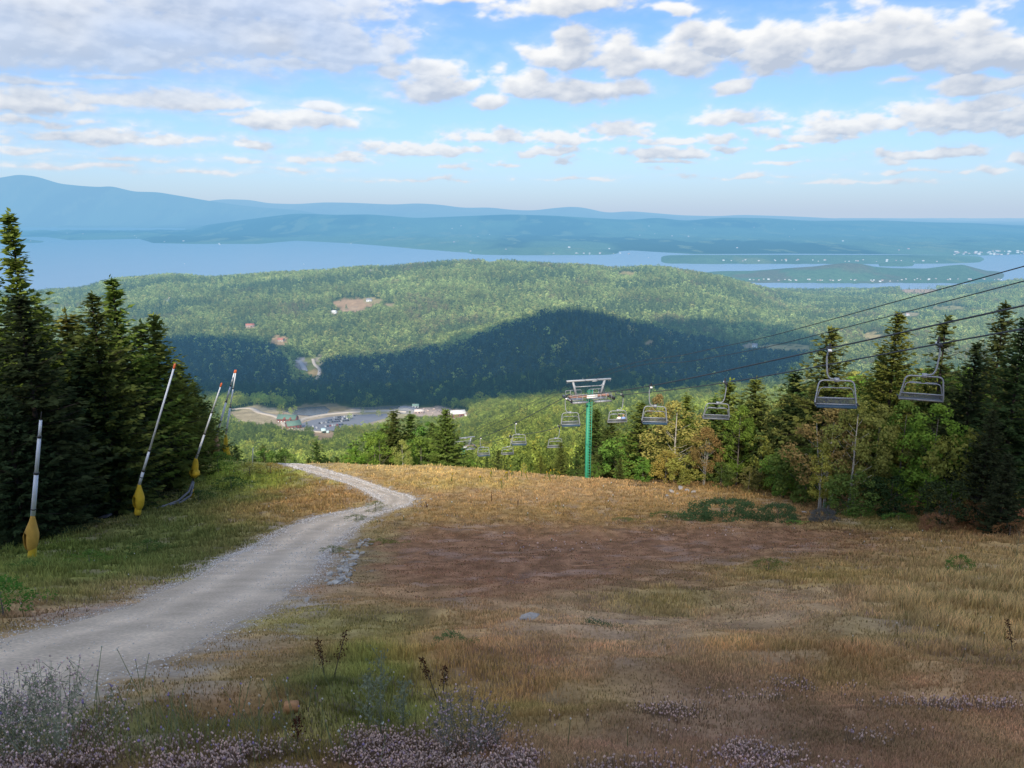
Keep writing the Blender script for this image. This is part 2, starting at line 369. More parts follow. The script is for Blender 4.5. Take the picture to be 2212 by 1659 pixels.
def blob_crown(seed, clumps, per, leaf, sx=1.0, up=.35):
    """leaf clumps: list of (centre, radius)"""
    g = np.random.default_rng(seed); C = []; Nn = []
    for c, r in clumps:
        n = max(4, int(per * r * r)); d = unit(g.normal(0, 1, (n, 3))); d[:, 2] *= .8
        C.append(np.asarray(c)[None] + d * (r * g.uniform(.35, 1.0, (n, 1)) ** .6)); Nn.append(d * .7 + g.normal(0, .45, (n, 3)) + np.array([0, 0, up]))
    C = np.concatenate(C); nn = unit(np.concatenate(Nn)); t = unit(np.cross(nn, g.normal(0, 1, nn.shape))); b = np.cross(nn, t)
    L = leaf * g.uniform(.65, 1.35, len(C)); return quads(C, t, b, L, L * g.uniform(.55, .85, len(C)))
def crown_clumps(seed, H, RR, z0=.28, n=70, r=.8, lean=0.0, gaps=.15):
    g = np.random.default_rng(seed); out = []; off = g.uniform(-1, 1, (5, 3))
    for i in range(n):
        t = g.random() ** .85; z = z0 + (1 - z0) * t
        prof = math.sin(min(1, (t * .86 + .14)) * math.pi) ** .6
        az = g.uniform(0, 6.283); lob = 1 + .22 * math.sin(az * 2 + off[0, 0] * 6) + .16 * math.sin(az * 3 + t * 7 + off[1, 0] * 6)
        q = RR * prof * lob * g.uniform(.45, 1) ** .5
        if g.random() < gaps: continue
        out.append((np.array([math.cos(az) * q + lean * z, math.sin(az) * q, z * H]), r * g.uniform(.6, 1.25) * (1 - .3 * t)))
    return out
def trunk_mb(seed, H, r0, limbs=0, z0=.25, RR=2.0, wob=.15, ends=None, n=7, upto=.97, m=0):
    g = random.Random(seed); mb = MB(); k = 9; pts = []
    wx = [g.uniform(-wob, wob) for _ in range(3)]
    def c(t): return Vector((wx[0] * math.sin(t * 3) * H * .06 + wx[1] * t * H * .12, wx[2] * t * H * .12, t * H))
    for i in range(k): pts.append(c(i / (k - 1) * upto))
    pts[0].z -= .8
    mb.tube(pts, [r0 * (1 - .93 * (i / (k - 1))) + .012 + (.25 * r0 if i == 0 else 0) for i in range(k)], n, m)
    for i in range(limbs):
        t = z0 + (upto - z0) * (i + g.random()) / max(limbs, 1) * .9; a = g.uniform(0, 6.283); ln = RR * g.uniform(.6, 1.05) * (1.1 - .6 * t)
        p = c(t); d = Vector((math.cos(a), math.sin(a), g.uniform(.35, 1.1)))
        q1 = p + d * ln * .5; q2 = q1 + Vector((d.x * .5, d.y * .5, .45)) * ln
        rr = r0 * (1 - .9 * t) * .5
        mb.tube([p, q1, q2], [rr, rr * .6, rr * .15 + .006], 5, m)
    return mb
# ------------------------------------------------------------------ light, sky and clouds
SUN_EL, SUN_AZ = R(34), R(186)       # azimuth clockwise from +Y: behind the viewer, a little to the left
SUN = Vector((math.sin(SUN_AZ) * math.cos(SUN_EL), math.cos(SUN_AZ) * math.cos(SUN_EL), math.sin(SUN_EL)))
sd = bpy.data.lights.new('sun', 'SUN'); sd.energy = 4.9; sd.angle = R(.6); sd.color = (1.0, .88, .69)
so = bpy.data.objects.new('sun', sd); COL.objects.link(so); so.rotation_euler = SUN.to_track_quat('Z', 'Y').to_euler(); so.location = (0, 0, 300)
CLOUDS = [  # photo position and half size of each cloud, strength
    (1240, 118, 92, 44, 1), (1340, 140, 120, 48, 1), (1470, 128, 120, 44, 1), (1560, 92, 90, 50, 1), (1680, 112, 130, 58, 1), (1800, 110, 120, 52, 1), (1905, 108, 120, 60, 1), (2010, 120, 120, 52, 1), (2120, 108, 110, 58, 1), (2230, 110, 100, 60, 1),
    (1150, 188, 80, 30, 1), (1250, 198, 130, 30, 1), (1360, 192, 70, 26, 1), (1066, 219, 46, 20, 1), (1590, 190, 60, 18, .8), (1950, 178, 60, 16, .8),
    (930, 198, 100, 34, 1), (835, 164, 60, 22, .9), (890, 150, 130, 26, .7), (1085, 150, 50, 25, .6), (1000, 182, 50, 18, .8),
    (60, 70, 260, 84, 1), (330, 70, 320, 92, 1), (600, 92, 270, 72, 1), (200, 120, 320, 48, 1), (740, 110, 130, 48, .9), (450, 10, 420, 50, 1), (80, 10, 320, 60, 1),
    (1000, 2, 170, 20, .9), (1210, 6, 220, 28, 1), (1430, 20, 90, 16, .8), (640, 140, 180, 26, .8),
    (80, 222, 150, 28, .95), (250, 220, 130, 22, .9), (410, 220, 130, 24, 1), (640, 264, 125, 22, 1), (690, 232, 85, 15, .8), (500, 250, 90, 14, .5), (790, 240, 60, 14, .5),
    (250, 300, 260, 18, .75), (60, 322, 120, 12, .6), (540, 317, 60, 12, .8), (150, 360, 200, 9, .6), (420, 372, 160, 8, .6), (650, 366, 120, 8, .6), (900, 388, 160, 7, .6), (1250, 385, 150, 7, .6), (1600, 382, 160, 8, .6), (1850, 395, 200, 7, .6), (700, 345, 150, 10, .7), (520, 350, 90, 9, .6), (1700, 350, 90, 8, .6), (320, 345, 220, 10, .5), (120, 265, 220, 16, .5), (60, 180, 200, 14, .5), (250, 172, 160, 10, .5),
    (870, 324, 100, 15, .9), (990, 328, 70, 12, .8), (1070, 298, 105, 16, .95), (1200, 302, 130, 16, .95), (1340, 278, 75, 20, 1), (1180, 330, 110, 12, .8), (760, 335, 80, 10, .6), (980, 360, 60, 10, .5), (1090, 352, 60, 10, .7), (1215, 350, 40, 10, .8),
    (1450, 332, 110, 15, .9), (1450, 302, 90, 12, .7), (1560, 300, 60, 14, .8), (1600, 256, 100, 22, .9), (1660, 290, 50, 16, .8), (1570, 322, 50, 10, .8), (1690, 320, 40, 10, .8), (1450, 350, 110, 8, .6), (1425, 370, 40, 10, .5),
    (1840, 274, 130, 26, 1), (1760, 296, 80, 16, .95), (2010, 256, 110, 32, 1), (2110, 262, 130, 26, 1), (2150, 228, 75, 22, 1), (2230, 262, 60, 30, 1),
    (2000, 336, 110, 14, .9), (2090, 330, 50, 13, .9), (2140, 366, 60, 10, .8), (1940, 350, 50, 10, .6), (2210, 345, 30, 14, .8), (2090, 190, 95, 22, .9), (2010, 372, 160, 8, .5), (1900, 372, 60, 8, .4),
]
SKY_S = .15
def build_world():
    w = bpy.data.worlds.new('World'); SC.world = w; w.use_nodes = True; nt = w.node_tree; nt.nodes.clear(); L = nt.links.new
    sky = N(nt, 'ShaderNodeTexSky'); sky.sky_type = 'NISHITA'; sky.sun_disc = False; sky.sun_elevation = SUN_EL; sky.sun_rotation = SUN_AZ; sky.altitude = 500; sky.air_density = 1.0; sky.dust_density = .5; sky.ozone_density = 1.5
    tc = N(nt, 'ShaderNodeTexCoord'); sep = N(nt, 'ShaderNodeSeparateXYZ'); L(tc.outputs['Generated'], sep.inputs[0])
    s1 = N(nt, 'ShaderNodeVectorMath', operation='MULTIPLY'); L(sky.outputs[0], s1.inputs[0]); s1.inputs[1].default_value = SKYK
    # pale haze low down, scattered cloud high up, brightened as added fill light (outside the charted part of the sky)
    hz = math_n(nt, 'MULTIPLY', math_n(nt, 'EXPONENT', math_n(nt, 'MULTIPLY', math_n(nt, 'MAXIMUM', sep.outputs[2], 0.0), -9.0)), .93)
    c = mixc(nt, hz, s1.outputs[0], tuple(v / SKY_S for v in HORIZ))
    dv = N(nt, 'ShaderNodeVectorMath', operation='DIVIDE'); L(tc.outputs['Generated'], dv.inputs[0])
    zz = N(nt, 'ShaderNodeCombineXYZ'); zm = math_n(nt, 'MAXIMUM', sep.outputs[2], .12)
    for i in range(3): L(zm, zz.inputs[i])
    L(zz.outputs[0], dv.inputs[1])
    no = N(nt, 'ShaderNodeTexNoise', i_Scale=1.4, i_Detail=4.0); L(dv.outputs[0], no.inputs['Vector'])
    cv = math_n(nt, 'DIVIDE', math_n(nt, 'SUBTRACT', no.outputs[0], .46), .14, clamp=True)
    cv = math_n(nt, 'MULTIPLY', cv, math_n(nt, 'DIVIDE', math_n(nt, 'SUBTRACT', sep.outputs[2], .40), .1, clamp=True))
    c = mixc(nt, math_n(nt, 'MULTIPLY', cv, .9), c, (2.5 / SKY_S, 2.42 / SKY_S, 2.35 / SKY_S))
    bg = N(nt, 'ShaderNodeBackground', i_Strength=SKY_S); L(c, bg.inputs[0]); o = N(nt, 'ShaderNodeOutputWorld'); L(bg.outputs[0], o.inputs[0])
    w.cycles.sampling_method = 'MANUAL'; w.cycles.sample_map_resolution = 512
SKYK = (.60, .84, 1.14); HORIZ = (.50, .61, .78)
build_world()
# the cloud deck to the north: a far-off curved sheet, clear where there is no cloud
def build_clouds():
    na, ne = 1700, 440
    az = np.linspace(R(-64), R(64), na); el = np.linspace(R(-.3), R(24), ne); A, E = np.meshgrid(az, el)
    sq = 1 / (.07 + E * .9 + .02)                         # clouds shrink and flatten towards the horizon
    nx_ = A * 26; ny_ = E * 48
    w1 = fbm(nx_ * .9, ny_ * .9, 71, 4) - .5; w2 = fbm(nx_ * .9 + 9, ny_ * .9, 73, 4) - .5
    Aw = A + w1 * .03; Ew = E + w2 * .014
    best = np.full(A.shape, -1.5); hgt = np.zeros(A.shape); base = np.full(A.shape, 0.0)
    for px, py, rx, ry, st in CLOUDS:
        x, z = ray(px, py); a = math.atan(x); e = math.atan(z / math.sqrt(1 + x * x)); ra = rx * K / F * 1.05; re = ry * K / F * 1.05
        dy = (Ew - e) / re; dy = np.where(dy < 0, dy * 1.45, dy * .92)           # flatter below than above
        d = st - np.sqrt(((Aw - a) / ra) ** 2 + dy ** 2)
        m = d > best; best = np.where(m, d, best); hgt = np.where(m, dy, hgt)
    # more of the same beyond the edges of the picture
    oth = (fbm(A * 7, E * 26, 91, 5) - .5) * 4.4 - .25; out = np.maximum(sstep(R(37), R(42), np.abs(A)), sstep(R(16.5), R(19), E))
    best = np.where(out > 0, np.maximum(best, oth * out - (1 - out) * 1.5), best)
    big = fbm(nx_ * .55, ny_ * .55, 41, 3); n = fbm(nx_ * 1.15, ny_ * 1.3, 43, 7)
    wl_ = sstep(R(9), R(4), E); n = n * (1 - wl_) + fbm(nx_ * 2.6, ny_ * 3.0, 44, 6) * wl_
    bil = np.abs(fbm(nx_ * 1.7, ny_ * 1.8, 47, 5) - .5) * 2                      # cauliflower lumps
    left = 1 - sstep(R(-14), R(-2), A)
    D = best * .95 + (n - .5) * (1.45 - .3 * left) + (big - .5) * .5 - bil * .25 + .12
    cov = sstep(-.10, .46, D); wis = sstep(-.6, .3, D) * .36 * (.45 + .55 * left)
    thick = np.clip(D, 0, 1.1)
    # light comes from high on the left: march a few steps that way
    od = np.zeros(A.shape); dA = az[1] - az[0]; dE = el[1] - el[0]
    for k in range(1, 15):
        sx = int(round(-k * R(.10) / dA)); sy = int(round(k * R(.16) / dE)); sh = np.roll(thick, (-sy, -sx), (0, 1)); od += sh
    lit = np.exp(-od * .26)
    relief = np.clip((n - np.roll(n, (-6, 4), (0, 1))) * 5.0, -1, 1) * .5 + (bil - np.roll(bil, (-4, 3), (0, 1))) * -.6
    under = sstep(.1, -.75, hgt) * .25
    lit = np.clip(lit * 1.05 + relief * .42 + .12 - under, 0, 1)
    dark = np.array([.53, .59, .70]); brt = np.array([1.02, 1.01, .99])
    c = dark + (brt - dark) * (lit ** .85)[..., None]
    grey = left * sstep(R(7), R(10), E) * .38
    c = c * (1 - grey[..., None]) + (np.array([.80, .825, .865]) * (.86 + .5 * (n - .5) + .14 * lit)[..., None]) * grey[..., None]
    hz = np.exp(-np.maximum(E, 0) * 15) * .75
    c = c * (1 - hz[..., None]) + np.array(HORIZ) * hz[..., None]
    al = np.maximum(cov * (.97 - .22 * left * sstep(R(6), R(9), E) * (.4 + 1.2 * big)), wis) * sstep(R(.5), R(1.8), E) * (1 - sstep(R(20), R(23.5), E)) * (1 - sstep(R(57), R(63), np.abs(A)))
    al = al * (1 - .15 * hz)
    D0 = 60000; V = np.stack([np.sin(A) * D0, np.cos(A) * D0, np.tan(E) * D0], -1)
    def b(nt):
        at = N(nt, 'ShaderNodeAttribute', attribute_name='Col'); e = N(nt, 'ShaderNodeEmission'); nt.links.new(at.outputs['Color'], e.inputs[0]); t = N(nt, 'ShaderNodeBsdfTransparent')
        m = N(nt, 'ShaderNodeMixShader'); nt.links.new(at.outputs['Alpha'], m.inputs[0]); nt.links.new(t.outputs[0], m.inputs[1]); nt.links.new(e.outputs[0], m.inputs[2]); return m.outputs[0]
    i_ = np.arange(na * ne).reshape(ne, na); Fq = np.stack([i_[:-1, :-1], i_[:-1, 1:], i_[1:, 1:], i_[1:, :-1]], -1).reshape(-1, 4)
    keep = (al.ravel()[Fq] > .004).any(1)
    Fq = Fq[keep]; used = np.unique(Fq); mp = np.full(na * ne, -1); mp[used] = np.arange(len(used))
    o = mesh_obj('sky_clouds', V.reshape(-1, 3)[used], mp[Fq], mat('cloud', b))
    at = o.data.attributes.new('Col', 'FLOAT_COLOR', 'POINT'); at.data.foreach_set('color', np.concatenate([c.reshape(-1, 3)[used], al.reshape(-1, 1)[used]], 1).astype(np.float32).ravel())
    tag(o, kind='structure')
build_clouds()
SC.view_settings.view_transform = 'Standard'; SC.view_settings.look = 'None'; SC.view_settings.exposure = 0; SC.view_settings.gamma = 1
SC.cycles.max_bounces = 5; SC.cycles.diffuse_bounces = 3; SC.cycles.glossy_bounces = 2; SC.cycles.transmission_bounces = 3; SC.cycles.caustics_reflective = False; SC.cycles.caustics_refractive = False
# ------------------------------------------------------------------ colour of the ground, as albedo
ZONES = [  # photo position, half size, albedo, grass height, grass density, weight
    (1300, 1185, 640, 62, (.130, .080, .055), .10, .8, 1.3), (1800, 1160, 160, 40, (.14, .08, .05), .15, .8, 1.2), (1000, 1240, 260, 40, (.135, .08, .055), .1, .7, 1.0),
    (1250, 1110, 420, 26, (.18, .135, .06), .3, 1.0, 1.4), (1350, 1055, 350, 26, (.20, .148, .082), .34, 1.1, 1.6), (1050, 1035, 200, 22, (.21, .155, .08), .34, 1.1, 1.5),
    (800, 1003, 220, 14, (.25, .205, .10), .42, 1.2, 1.8), (960, 1015, 120, 12, (.235, .195, .085), .38, 1.2, 1.3), (1000, 1042, 130, 14, (.2, .2, .06), .4, 1.1, 1.0), (1600, 1060, 200, 22, (.2, .15, .06), .5, 1.0, 1.2),
    (2120, 1290, 190, 120, (.235, .19, .095), .46, 1.2, 1.6), (2000, 1180, 200, 40, (.2, .15, .065), .45, 1.0, 1.2), (1950, 1130, 160, 20, (.13, .15, .045), .5, 1.0, 1.2), (2130, 1120, 120, 40, (.2, .085, .045), .6, 1.0, 1.2),
    (1700, 1240, 170, 26, (.2, .165, .06), .35, 1.1, 1.2), (1420, 1300, 110, 22, (.17, .15, .055), .3, 1.1, 1.1), (1500, 1350, 330, 60, (.225, .175, .12), .09, .6, 1.0), (1900, 1380, 160, 40, (.19, .16, .085), .12, .7, .9),
    (1850, 1425, 130, 40, (.25, .185, .09), .28, 1.1, 1.2), (1600, 1400, 110, 30, (.26, .18, .08), .28, 1.0, .9), (1500, 1570, 650, 90, (.175, .128, .095), .1, .8, 1.2), (2100, 1500, 250, 90, (.2, .14, .085), .1, .7, 1.0),
    (1050, 1440, 150, 70, (.235, .16, .075), .3, 1.2, 1.3), (1180, 1520, 170, 50, (.2, .17, .06), .3, 1.1, 1.1), (860, 1530, 170, 55, (.10, .15, .032), .3, 1.2, 1.7), (820, 1450, 80, 50, (.13, .16, .04), .35, 1.2, 1.2), (690, 1480, 90, 40, (.09, .115, .04), .22, 1.0, 1.4),
    (440, 1450, 160, 40, (.18, .145, .08), .08, .6, 1.2), (560, 1400, 120, 30, (.19, .14, .08), .1, .6, .9), (480, 1515, 150, 22, (.15, .085, .045), .15, .8, 1.4), (350, 1570, 300, 50, (.11, .125, .05), .22, 1.0, 1.5), (620, 1590, 160, 40, (.19, .16, .05), .25, 1.0, 1.2),
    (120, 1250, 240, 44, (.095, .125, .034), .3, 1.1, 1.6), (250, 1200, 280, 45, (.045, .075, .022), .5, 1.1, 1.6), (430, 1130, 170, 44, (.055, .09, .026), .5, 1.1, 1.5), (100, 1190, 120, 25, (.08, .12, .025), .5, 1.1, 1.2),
    (330, 1275, 180, 26, (.18, .115, .085), .08, .7, 1.3), (150, 1325, 160, 16, (.18, .12, .09), .08, .7, 1.2), (60, 1340, 120, 20, (.16, .13, .06), .2, 1.0, 1.1),
    (600, 1105, 150, 30, (.19, .14, .065), .4, 1.1, 1.5), (690, 1075, 110, 22, (.215, .15, .07), .4, 1.1, 1.5), (530, 1030, 110, 26, (.17, .22, .045), .6, 1.2, 1.8), (500, 1075, 90, 22, (.08, .12, .035), .5, 1.1, 1.4), (480, 1010, 40, 20, (.13, .2, .03), .7, 1.1, 1.5),
    (790, 1130, 80, 30, (.15, .145, .07), .3, 1.0, 1.3), (760, 1200, 50, 60, (.14, .14, .08), .14, .6, 1.2), (700, 1340, 170, 32, (.15, .145, .06), .12, .8, 1.2), (850, 1290, 160, 30, (.2, .145, .085), .09, .6, .9), (1130, 1400, 170, 40, (.21, .15, .095), .08, .6, .9),
    (840, 1085, 50, 14, (.2, .18, .1), .35, 1.0, 1.2), (450, 1250, 100, 30, (.12, .115, .045), .25, 1.0, .9),
]
_Z = [(np.array(z[:4], float), np.array(z[4]), z[5], z[6], z[7]) for z in ZONES]
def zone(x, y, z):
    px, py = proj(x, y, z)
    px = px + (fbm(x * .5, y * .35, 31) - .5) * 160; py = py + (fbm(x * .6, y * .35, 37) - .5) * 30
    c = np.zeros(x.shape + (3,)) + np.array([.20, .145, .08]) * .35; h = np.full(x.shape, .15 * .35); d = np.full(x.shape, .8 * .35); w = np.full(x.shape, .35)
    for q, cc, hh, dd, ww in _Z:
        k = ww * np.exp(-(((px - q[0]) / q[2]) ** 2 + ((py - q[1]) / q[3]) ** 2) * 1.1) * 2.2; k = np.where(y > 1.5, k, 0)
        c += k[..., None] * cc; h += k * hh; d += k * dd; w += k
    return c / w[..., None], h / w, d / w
# ------------------------------------------------------------------ road outline (left and right edge, picked in the photo and laid on the ground)
RL = [(-260, 1430), (-120, 1410), (0, 1378), (200, 1330), (390, 1257), (500, 1200), (600, 1150), (700, 1113), (788, 1096), (818, 1088), (808, 1072), (764, 1049), (698, 1028), (645, 1013), (615, 1004)]
RR_ = [(-40, 1650), (60, 1590), (230, 1490), (430, 1395), (600, 1310), (690, 1240), (725, 1182), (770, 1140), (822, 1110), (880, 1091), (893, 1077), (852, 1063), (778, 1037), (706, 1016), (662, 1005)]
def densify(pts, n):
    pts = np.array([(p.x, p.y) for p in pts]); s = np.concatenate([[0], np.cumsum(np.linalg.norm(np.diff(pts, axis=0), axis=1))])
    t = np.linspace(0, s[-1], n); m = np.gradient(pts, s, axis=0); i = np.clip(np.searchsorted(s, t, 'right') - 1, 0, len(s) - 2)
    hh = (s[i + 1] - s[i])[:, None]; u = ((t - s[i])[:, None]) / hh
    return (2 * u ** 3 - 3 * u ** 2 + 1) * pts[i] + (u ** 3 - 2 * u ** 2 + u) * hh * m[i] + (-2 * u ** 3 + 3 * u ** 2) * pts[i + 1] + (u ** 3 - u ** 2) * hh * m[i + 1]
_el = [hit(*p, y1=110) for p in RL]; _er = [hit(*p, y1=110) for p in RR_]
# run on over the crest, out of sight
for lst, dx in ((_el, 0), (_er, 0)):
    q = lst[-1]; lst.append(Vector((q.x - 5, q.y + 9, 0))); lst.append(Vector((q.x - 9, q.y + 22, 0)))
NR = 520
eL = densify(_el, NR); eR = densify(_er, NR)
cen = (eL + eR) / 2; hw = np.linalg.norm(eL - eR, axis=1) / 2
def road_dist(x, y):                 # signed distance to the road outline, <0 inside
    sh = np.shape(x); x = np.ravel(x).astype(float); y = np.ravel(y).astype(float); out = np.full(x.shape, 9.0)
    ed = np.concatenate([eL[::2], eR[::2]]); poly = np.concatenate([eL[::4], eR[::-4]])
    lo = ed.min(0) - 3; hi = ed.max(0) + 3; near = np.where((x > lo[0]) & (x < hi[0]) & (y > lo[1]) & (y < hi[1]))[0]
    for k in range(0, len(near), 30000):
        i = near[k:k + 30000]; d = np.full(len(i), 81.0)
        for e in ed: d = np.minimum(d, (x[i] - e[0]) ** 2 + (y[i] - e[1]) ** 2)
        d = np.sqrt(d); ins = np.zeros(len(i), bool); j = len(poly) - 1
        for m in range(len(poly)):
            xi, yi = poly[m]; xj, yj = poly[j]
            if yi != yj: ins ^= ((yi > y[i]) != (yj > y[i])) & (x[i] < (xj - xi) * (y[i] - yi) / (yj - yi) + xi)
            j = m
        out[i] = np.where(ins, -d, d)
    return out.reshape(sh)
GRD = road_dist(np.broadcast_to(GX, (len(GY), len(GX))), np.broadcast_to(GY[:, None], (len(GY), len(GX))))
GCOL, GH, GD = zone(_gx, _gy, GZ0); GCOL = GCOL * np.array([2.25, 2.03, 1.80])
wob = (fbm(_gx * 1.3, _gy * 1.3, 5) - .5)
rel = sstep(.1, 1.0, GRD)
GZ = GZ0 + wob * .30 * rel * sstep(2, 6, np.abs(_gy)) + (fbm(_gx * .35, _gy * .35, 8) - .5) * .5 * sstep(.3, 2.5, GRD) * sstep(0, 8, _gy) * (1 - sstep(60, 80, _gy)) - .14 * (1 - sstep(-1.0, -.55, GRD))
def gtop(x, y): return gridlook(GZ, x, y)
gm = fbm(_gx * 2.6, _gy * 1.0, 55, 5); gm = .5 + (gm - .5) * 2.0; gm2 = fbm(_gx * .8, _gy * .5, 77)
GC = GCOL * (.62 + .75 * gm)[..., None]
pk = sstep(.55, .72, gm2) * sstep(4, 8, _gy) * .3
GC = GC * (1 - pk[..., None]) + np.array([.42, .33, .29]) * pk[..., None]
ed = (1 - sstep(-.3, 1.1, GRD + (gm - .5) * 2.4)); GC = GC * (1 - ed[..., None]) + np.array([.46, .39, .31]) * ed[..., None]
def ground_mat():
    def b(nt):
        at = N(nt, 'ShaderNodeAttribute', attribute_name='Col'); tc = N(nt, 'ShaderNodeNewGeometry')
        n1 = N(nt, 'ShaderNodeTexNoise', i_Scale=9.0, i_Detail=8.0, i_Roughness=.75); nt.links.new(tc.outputs['Position'], n1.inputs['Vector'])
        n2 = N(nt, 'ShaderNodeTexNoise', i_Scale=1.1, i_Detail=5.0); nt.links.new(tc.outputs['Position'], n2.inputs['Vector'])
        k = math_n(nt, 'MULTIPLY', math_n(nt, 'MULTIPLY_ADD', n1.outputs[0], 1.5, .25), math_n(nt, 'MULTIPLY_ADD', n2.outputs[0], .8, .6))
        sc = N(nt, 'ShaderNodeVectorMath', operation='SCALE'); nt.links.new(at.outputs['Color'], sc.inputs[0]); nt.links.new(k, sc.inputs['Scale'])
        bp = N(nt, 'ShaderNodeBump', i_Strength=.8, i_Distance=.06); nt.links.new(n1.outputs[0], bp.inputs['Height'])
        d = N(nt, 'ShaderNodeBsdfDiffuse'); nt.links.new(sc.outputs[0], d.inputs[0]); nt.links.new(bp.outputs[0], d.inputs['Normal']); return d.outputs[0]
    return mat('dry grass slope', b)
ny, nx = GZ.shape; _id = np.arange(ny * nx).reshape(ny, nx)
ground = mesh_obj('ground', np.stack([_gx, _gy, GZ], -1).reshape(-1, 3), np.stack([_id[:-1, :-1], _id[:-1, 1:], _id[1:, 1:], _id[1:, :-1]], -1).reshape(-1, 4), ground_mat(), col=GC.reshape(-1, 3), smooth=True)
tag(ground, kind='structure')
# ------------------------------------------------------------------ gravel road
def road_mat():
    def b(nt):
        at = N(nt, 'ShaderNodeAttribute', attribute_name='Col'); tc = N(nt, 'ShaderNodeNewGeometry')
        n1 = N(nt, 'ShaderNodeTexNoise', i_Scale=22.0, i_Detail=6.0, i_Roughness=.8); nt.links.new(tc.outputs['Position'], n1.inputs['Vector'])
        v = N(nt, 'ShaderNodeTexVoronoi', i_Scale=17.0); nt.links.new(tc.outputs['Position'], v.inputs['Vector'])
        n2 = N(nt, 'ShaderNodeTexNoise', i_Scale=.8, i_Detail=4.0); nt.links.new(tc.outputs['Position'], n2.inputs['Vector'])
        k = math_n(nt, 'MULTIPLY', math_n(nt, 'MULTIPLY_ADD', n1.outputs[0], 1.1, .45), math_n(nt, 'MULTIPLY_ADD', n2.outputs[0], .5, .75))
        k = math_n(nt, 'MULTIPLY', k, math_n(nt, 'MULTIPLY_ADD', v.outputs['Distance'], .35, .85))
        sc = N(nt, 'ShaderNodeVectorMath', operation='SCALE'); nt.links.new(at.outputs['Color'], sc.inputs[0]); nt.links.new(k, sc.inputs['Scale'])
        bp = N(nt, 'ShaderNodeBump', i_Strength=.7, i_Distance=.03); nt.links.new(n1.outputs[0], bp.inputs['Height'])
        d = N(nt, 'ShaderNodeBsdfDiffuse'); nt.links.new(sc.outputs[0], d.inputs[0]); nt.links.new(bp.outputs[0], d.inputs['Normal']); return d.outputs[0]
    return mat('packed gravel', b)
ac = 15; tt = np.linspace(0, 1, ac)[None, :, None]
edgeL = eL + (fbm(np.arange(NR) * .09, np.zeros(NR), 3) - .5)[:, None] * (eL - cen) / hw[:, None] * .55
edgeR = eR + (fbm(np.arange(NR) * .09, np.zeros(NR), 6) - .5)[:, None] * (eR - cen) / hw[:, None] * .55
rp = edgeL[:, None] * (1 - tt) + edgeR[:, None] * tt
t1 = tt[..., 0]; cr = .03 * (1 - (2 * t1 - 1) ** 2) - .035 * (np.exp(-((t1 - .3) / .09) ** 2) + np.exp(-((t1 - .68) / .09) ** 2))
rz_ = gridlook(GZ0, rp[..., 0], rp[..., 1]) + .02 + cr - .10 * sstep(.93, 1.0, np.abs(2 * t1 - 1)) + (fbm(rp[..., 0] * .9, rp[..., 1] * .9, 2) - .5) * .08
trk = np.exp(-((t1 - .3) / .1) ** 2) + np.exp(-((t1 - .68) / .1) ** 2)
rc = np.array([.66, .555, .43])[None, None] * (.80 + .24 * trk + .3 * (fbm(rp[..., 0] * .5, rp[..., 1] * .5, 12) - .5))[..., None]
_id = np.arange(NR * ac).reshape(NR, ac)
road = mesh_obj('gravel_road', np.concatenate([rp, rz_[..., None]], -1).reshape(-1, 3), np.stack([_id[:-1, :-1], _id[:-1, 1:], _id[1:, 1:], _id[1:, :-1]], -1).reshape(-1, 4), road_mat(), col=rc.reshape(-1, 3), smooth=True)
tag(road, kind='structure')
# ------------------------------------------------------------------ far terrain, one fan-shaped sheet out to the horizon
CLEAR = [  # openings in the forest: photo position, half size, ground colour
    (765, 656, 46, 13, (.40, .27, .16)), (758, 668, 30, 6, (.38, .27, .17)), (722, 676, 9, 6, (.35, .26, .16)), (603, 736, 20, 11, (.42, .30, .17)), (540, 705, 16, 5, (.4, .3, .2)), (803, 650, 22, 7, (.36, .3, .15)),
    (666, 790, 24, 16, (.20, .22, .08)), (680, 806, 18, 9, (.36, .27, .13)), (650, 787, 16, 14, (.3, .28, .27)), (690, 780, 6, 14, (.3, .27, .2)), (840, 658, 12, 5, (.33, .27, .15)),
    (560, 897, 66, 19, (.42, .35, .22)), (640, 908, 54, 22, (.42, .34, .24)), (740, 902, 110, 22, (.40, .34, .25)), (690, 882, 70, 10, (.2, .17, .1)), (700, 938, 26, 11, (.38, .28, .18)), (840, 893, 60, 16, (.4, .36, .2)),
    (930, 890, 58, 11, (.46, .37, .30)), (985, 895, 30, 12, (.4, .33, .24)), (880, 884, 22, 12, (.42, .4, .36)), (1700, 750, 60, 6, (.3, .28, .14)),
    (1985, 628, 40, 7, (.45, .33, .22)), (1885, 725, 22, 7, (.40, .33, .16)), (1620, 748, 18, 6, (.3, .27, .2)), (1355, 590, 20, 4, (.33, .28, .13)), (1060, 563, 16, 3, (.4, .33, .24)),
    (2050, 665, 40, 5, (.3, .28, .13)), (1400, 740, 12, 4, (.3, .24, .14)), (1960, 680, 30, 5, (.34, .3, .17)),
]
HOUSES_PX = [(613, 590), (620, 597), (505, 600), (518, 597), (360, 600), (380, 597), (440, 600), (545, 598), (690, 592), (700, 590), (262, 622), (270, 608), (172, 628), (395, 640), (352, 652), (365, 650), (430, 668)]
def in_clear(px, py, pad=1.0):
    m = np.zeros(np.shape(px), bool)
    for cx, cy, rx, ry, _ in CLEAR: m |= ((px - cx) / (rx * pad)) ** 2 + ((py - cy) / (ry * pad)) ** 2 < 1
    return m
NA = 860; NY = 620
fa = np.linspace(-1.12, 1.12, NA); fy = np.exp(np.linspace(math.log(104), math.log(47000), NY))
FA, FY = np.meshgrid(fa, fy); FX = FA * FY; FZ = far_z(FX, FY)
fpx, fpy = proj(FX, FY, FZ)
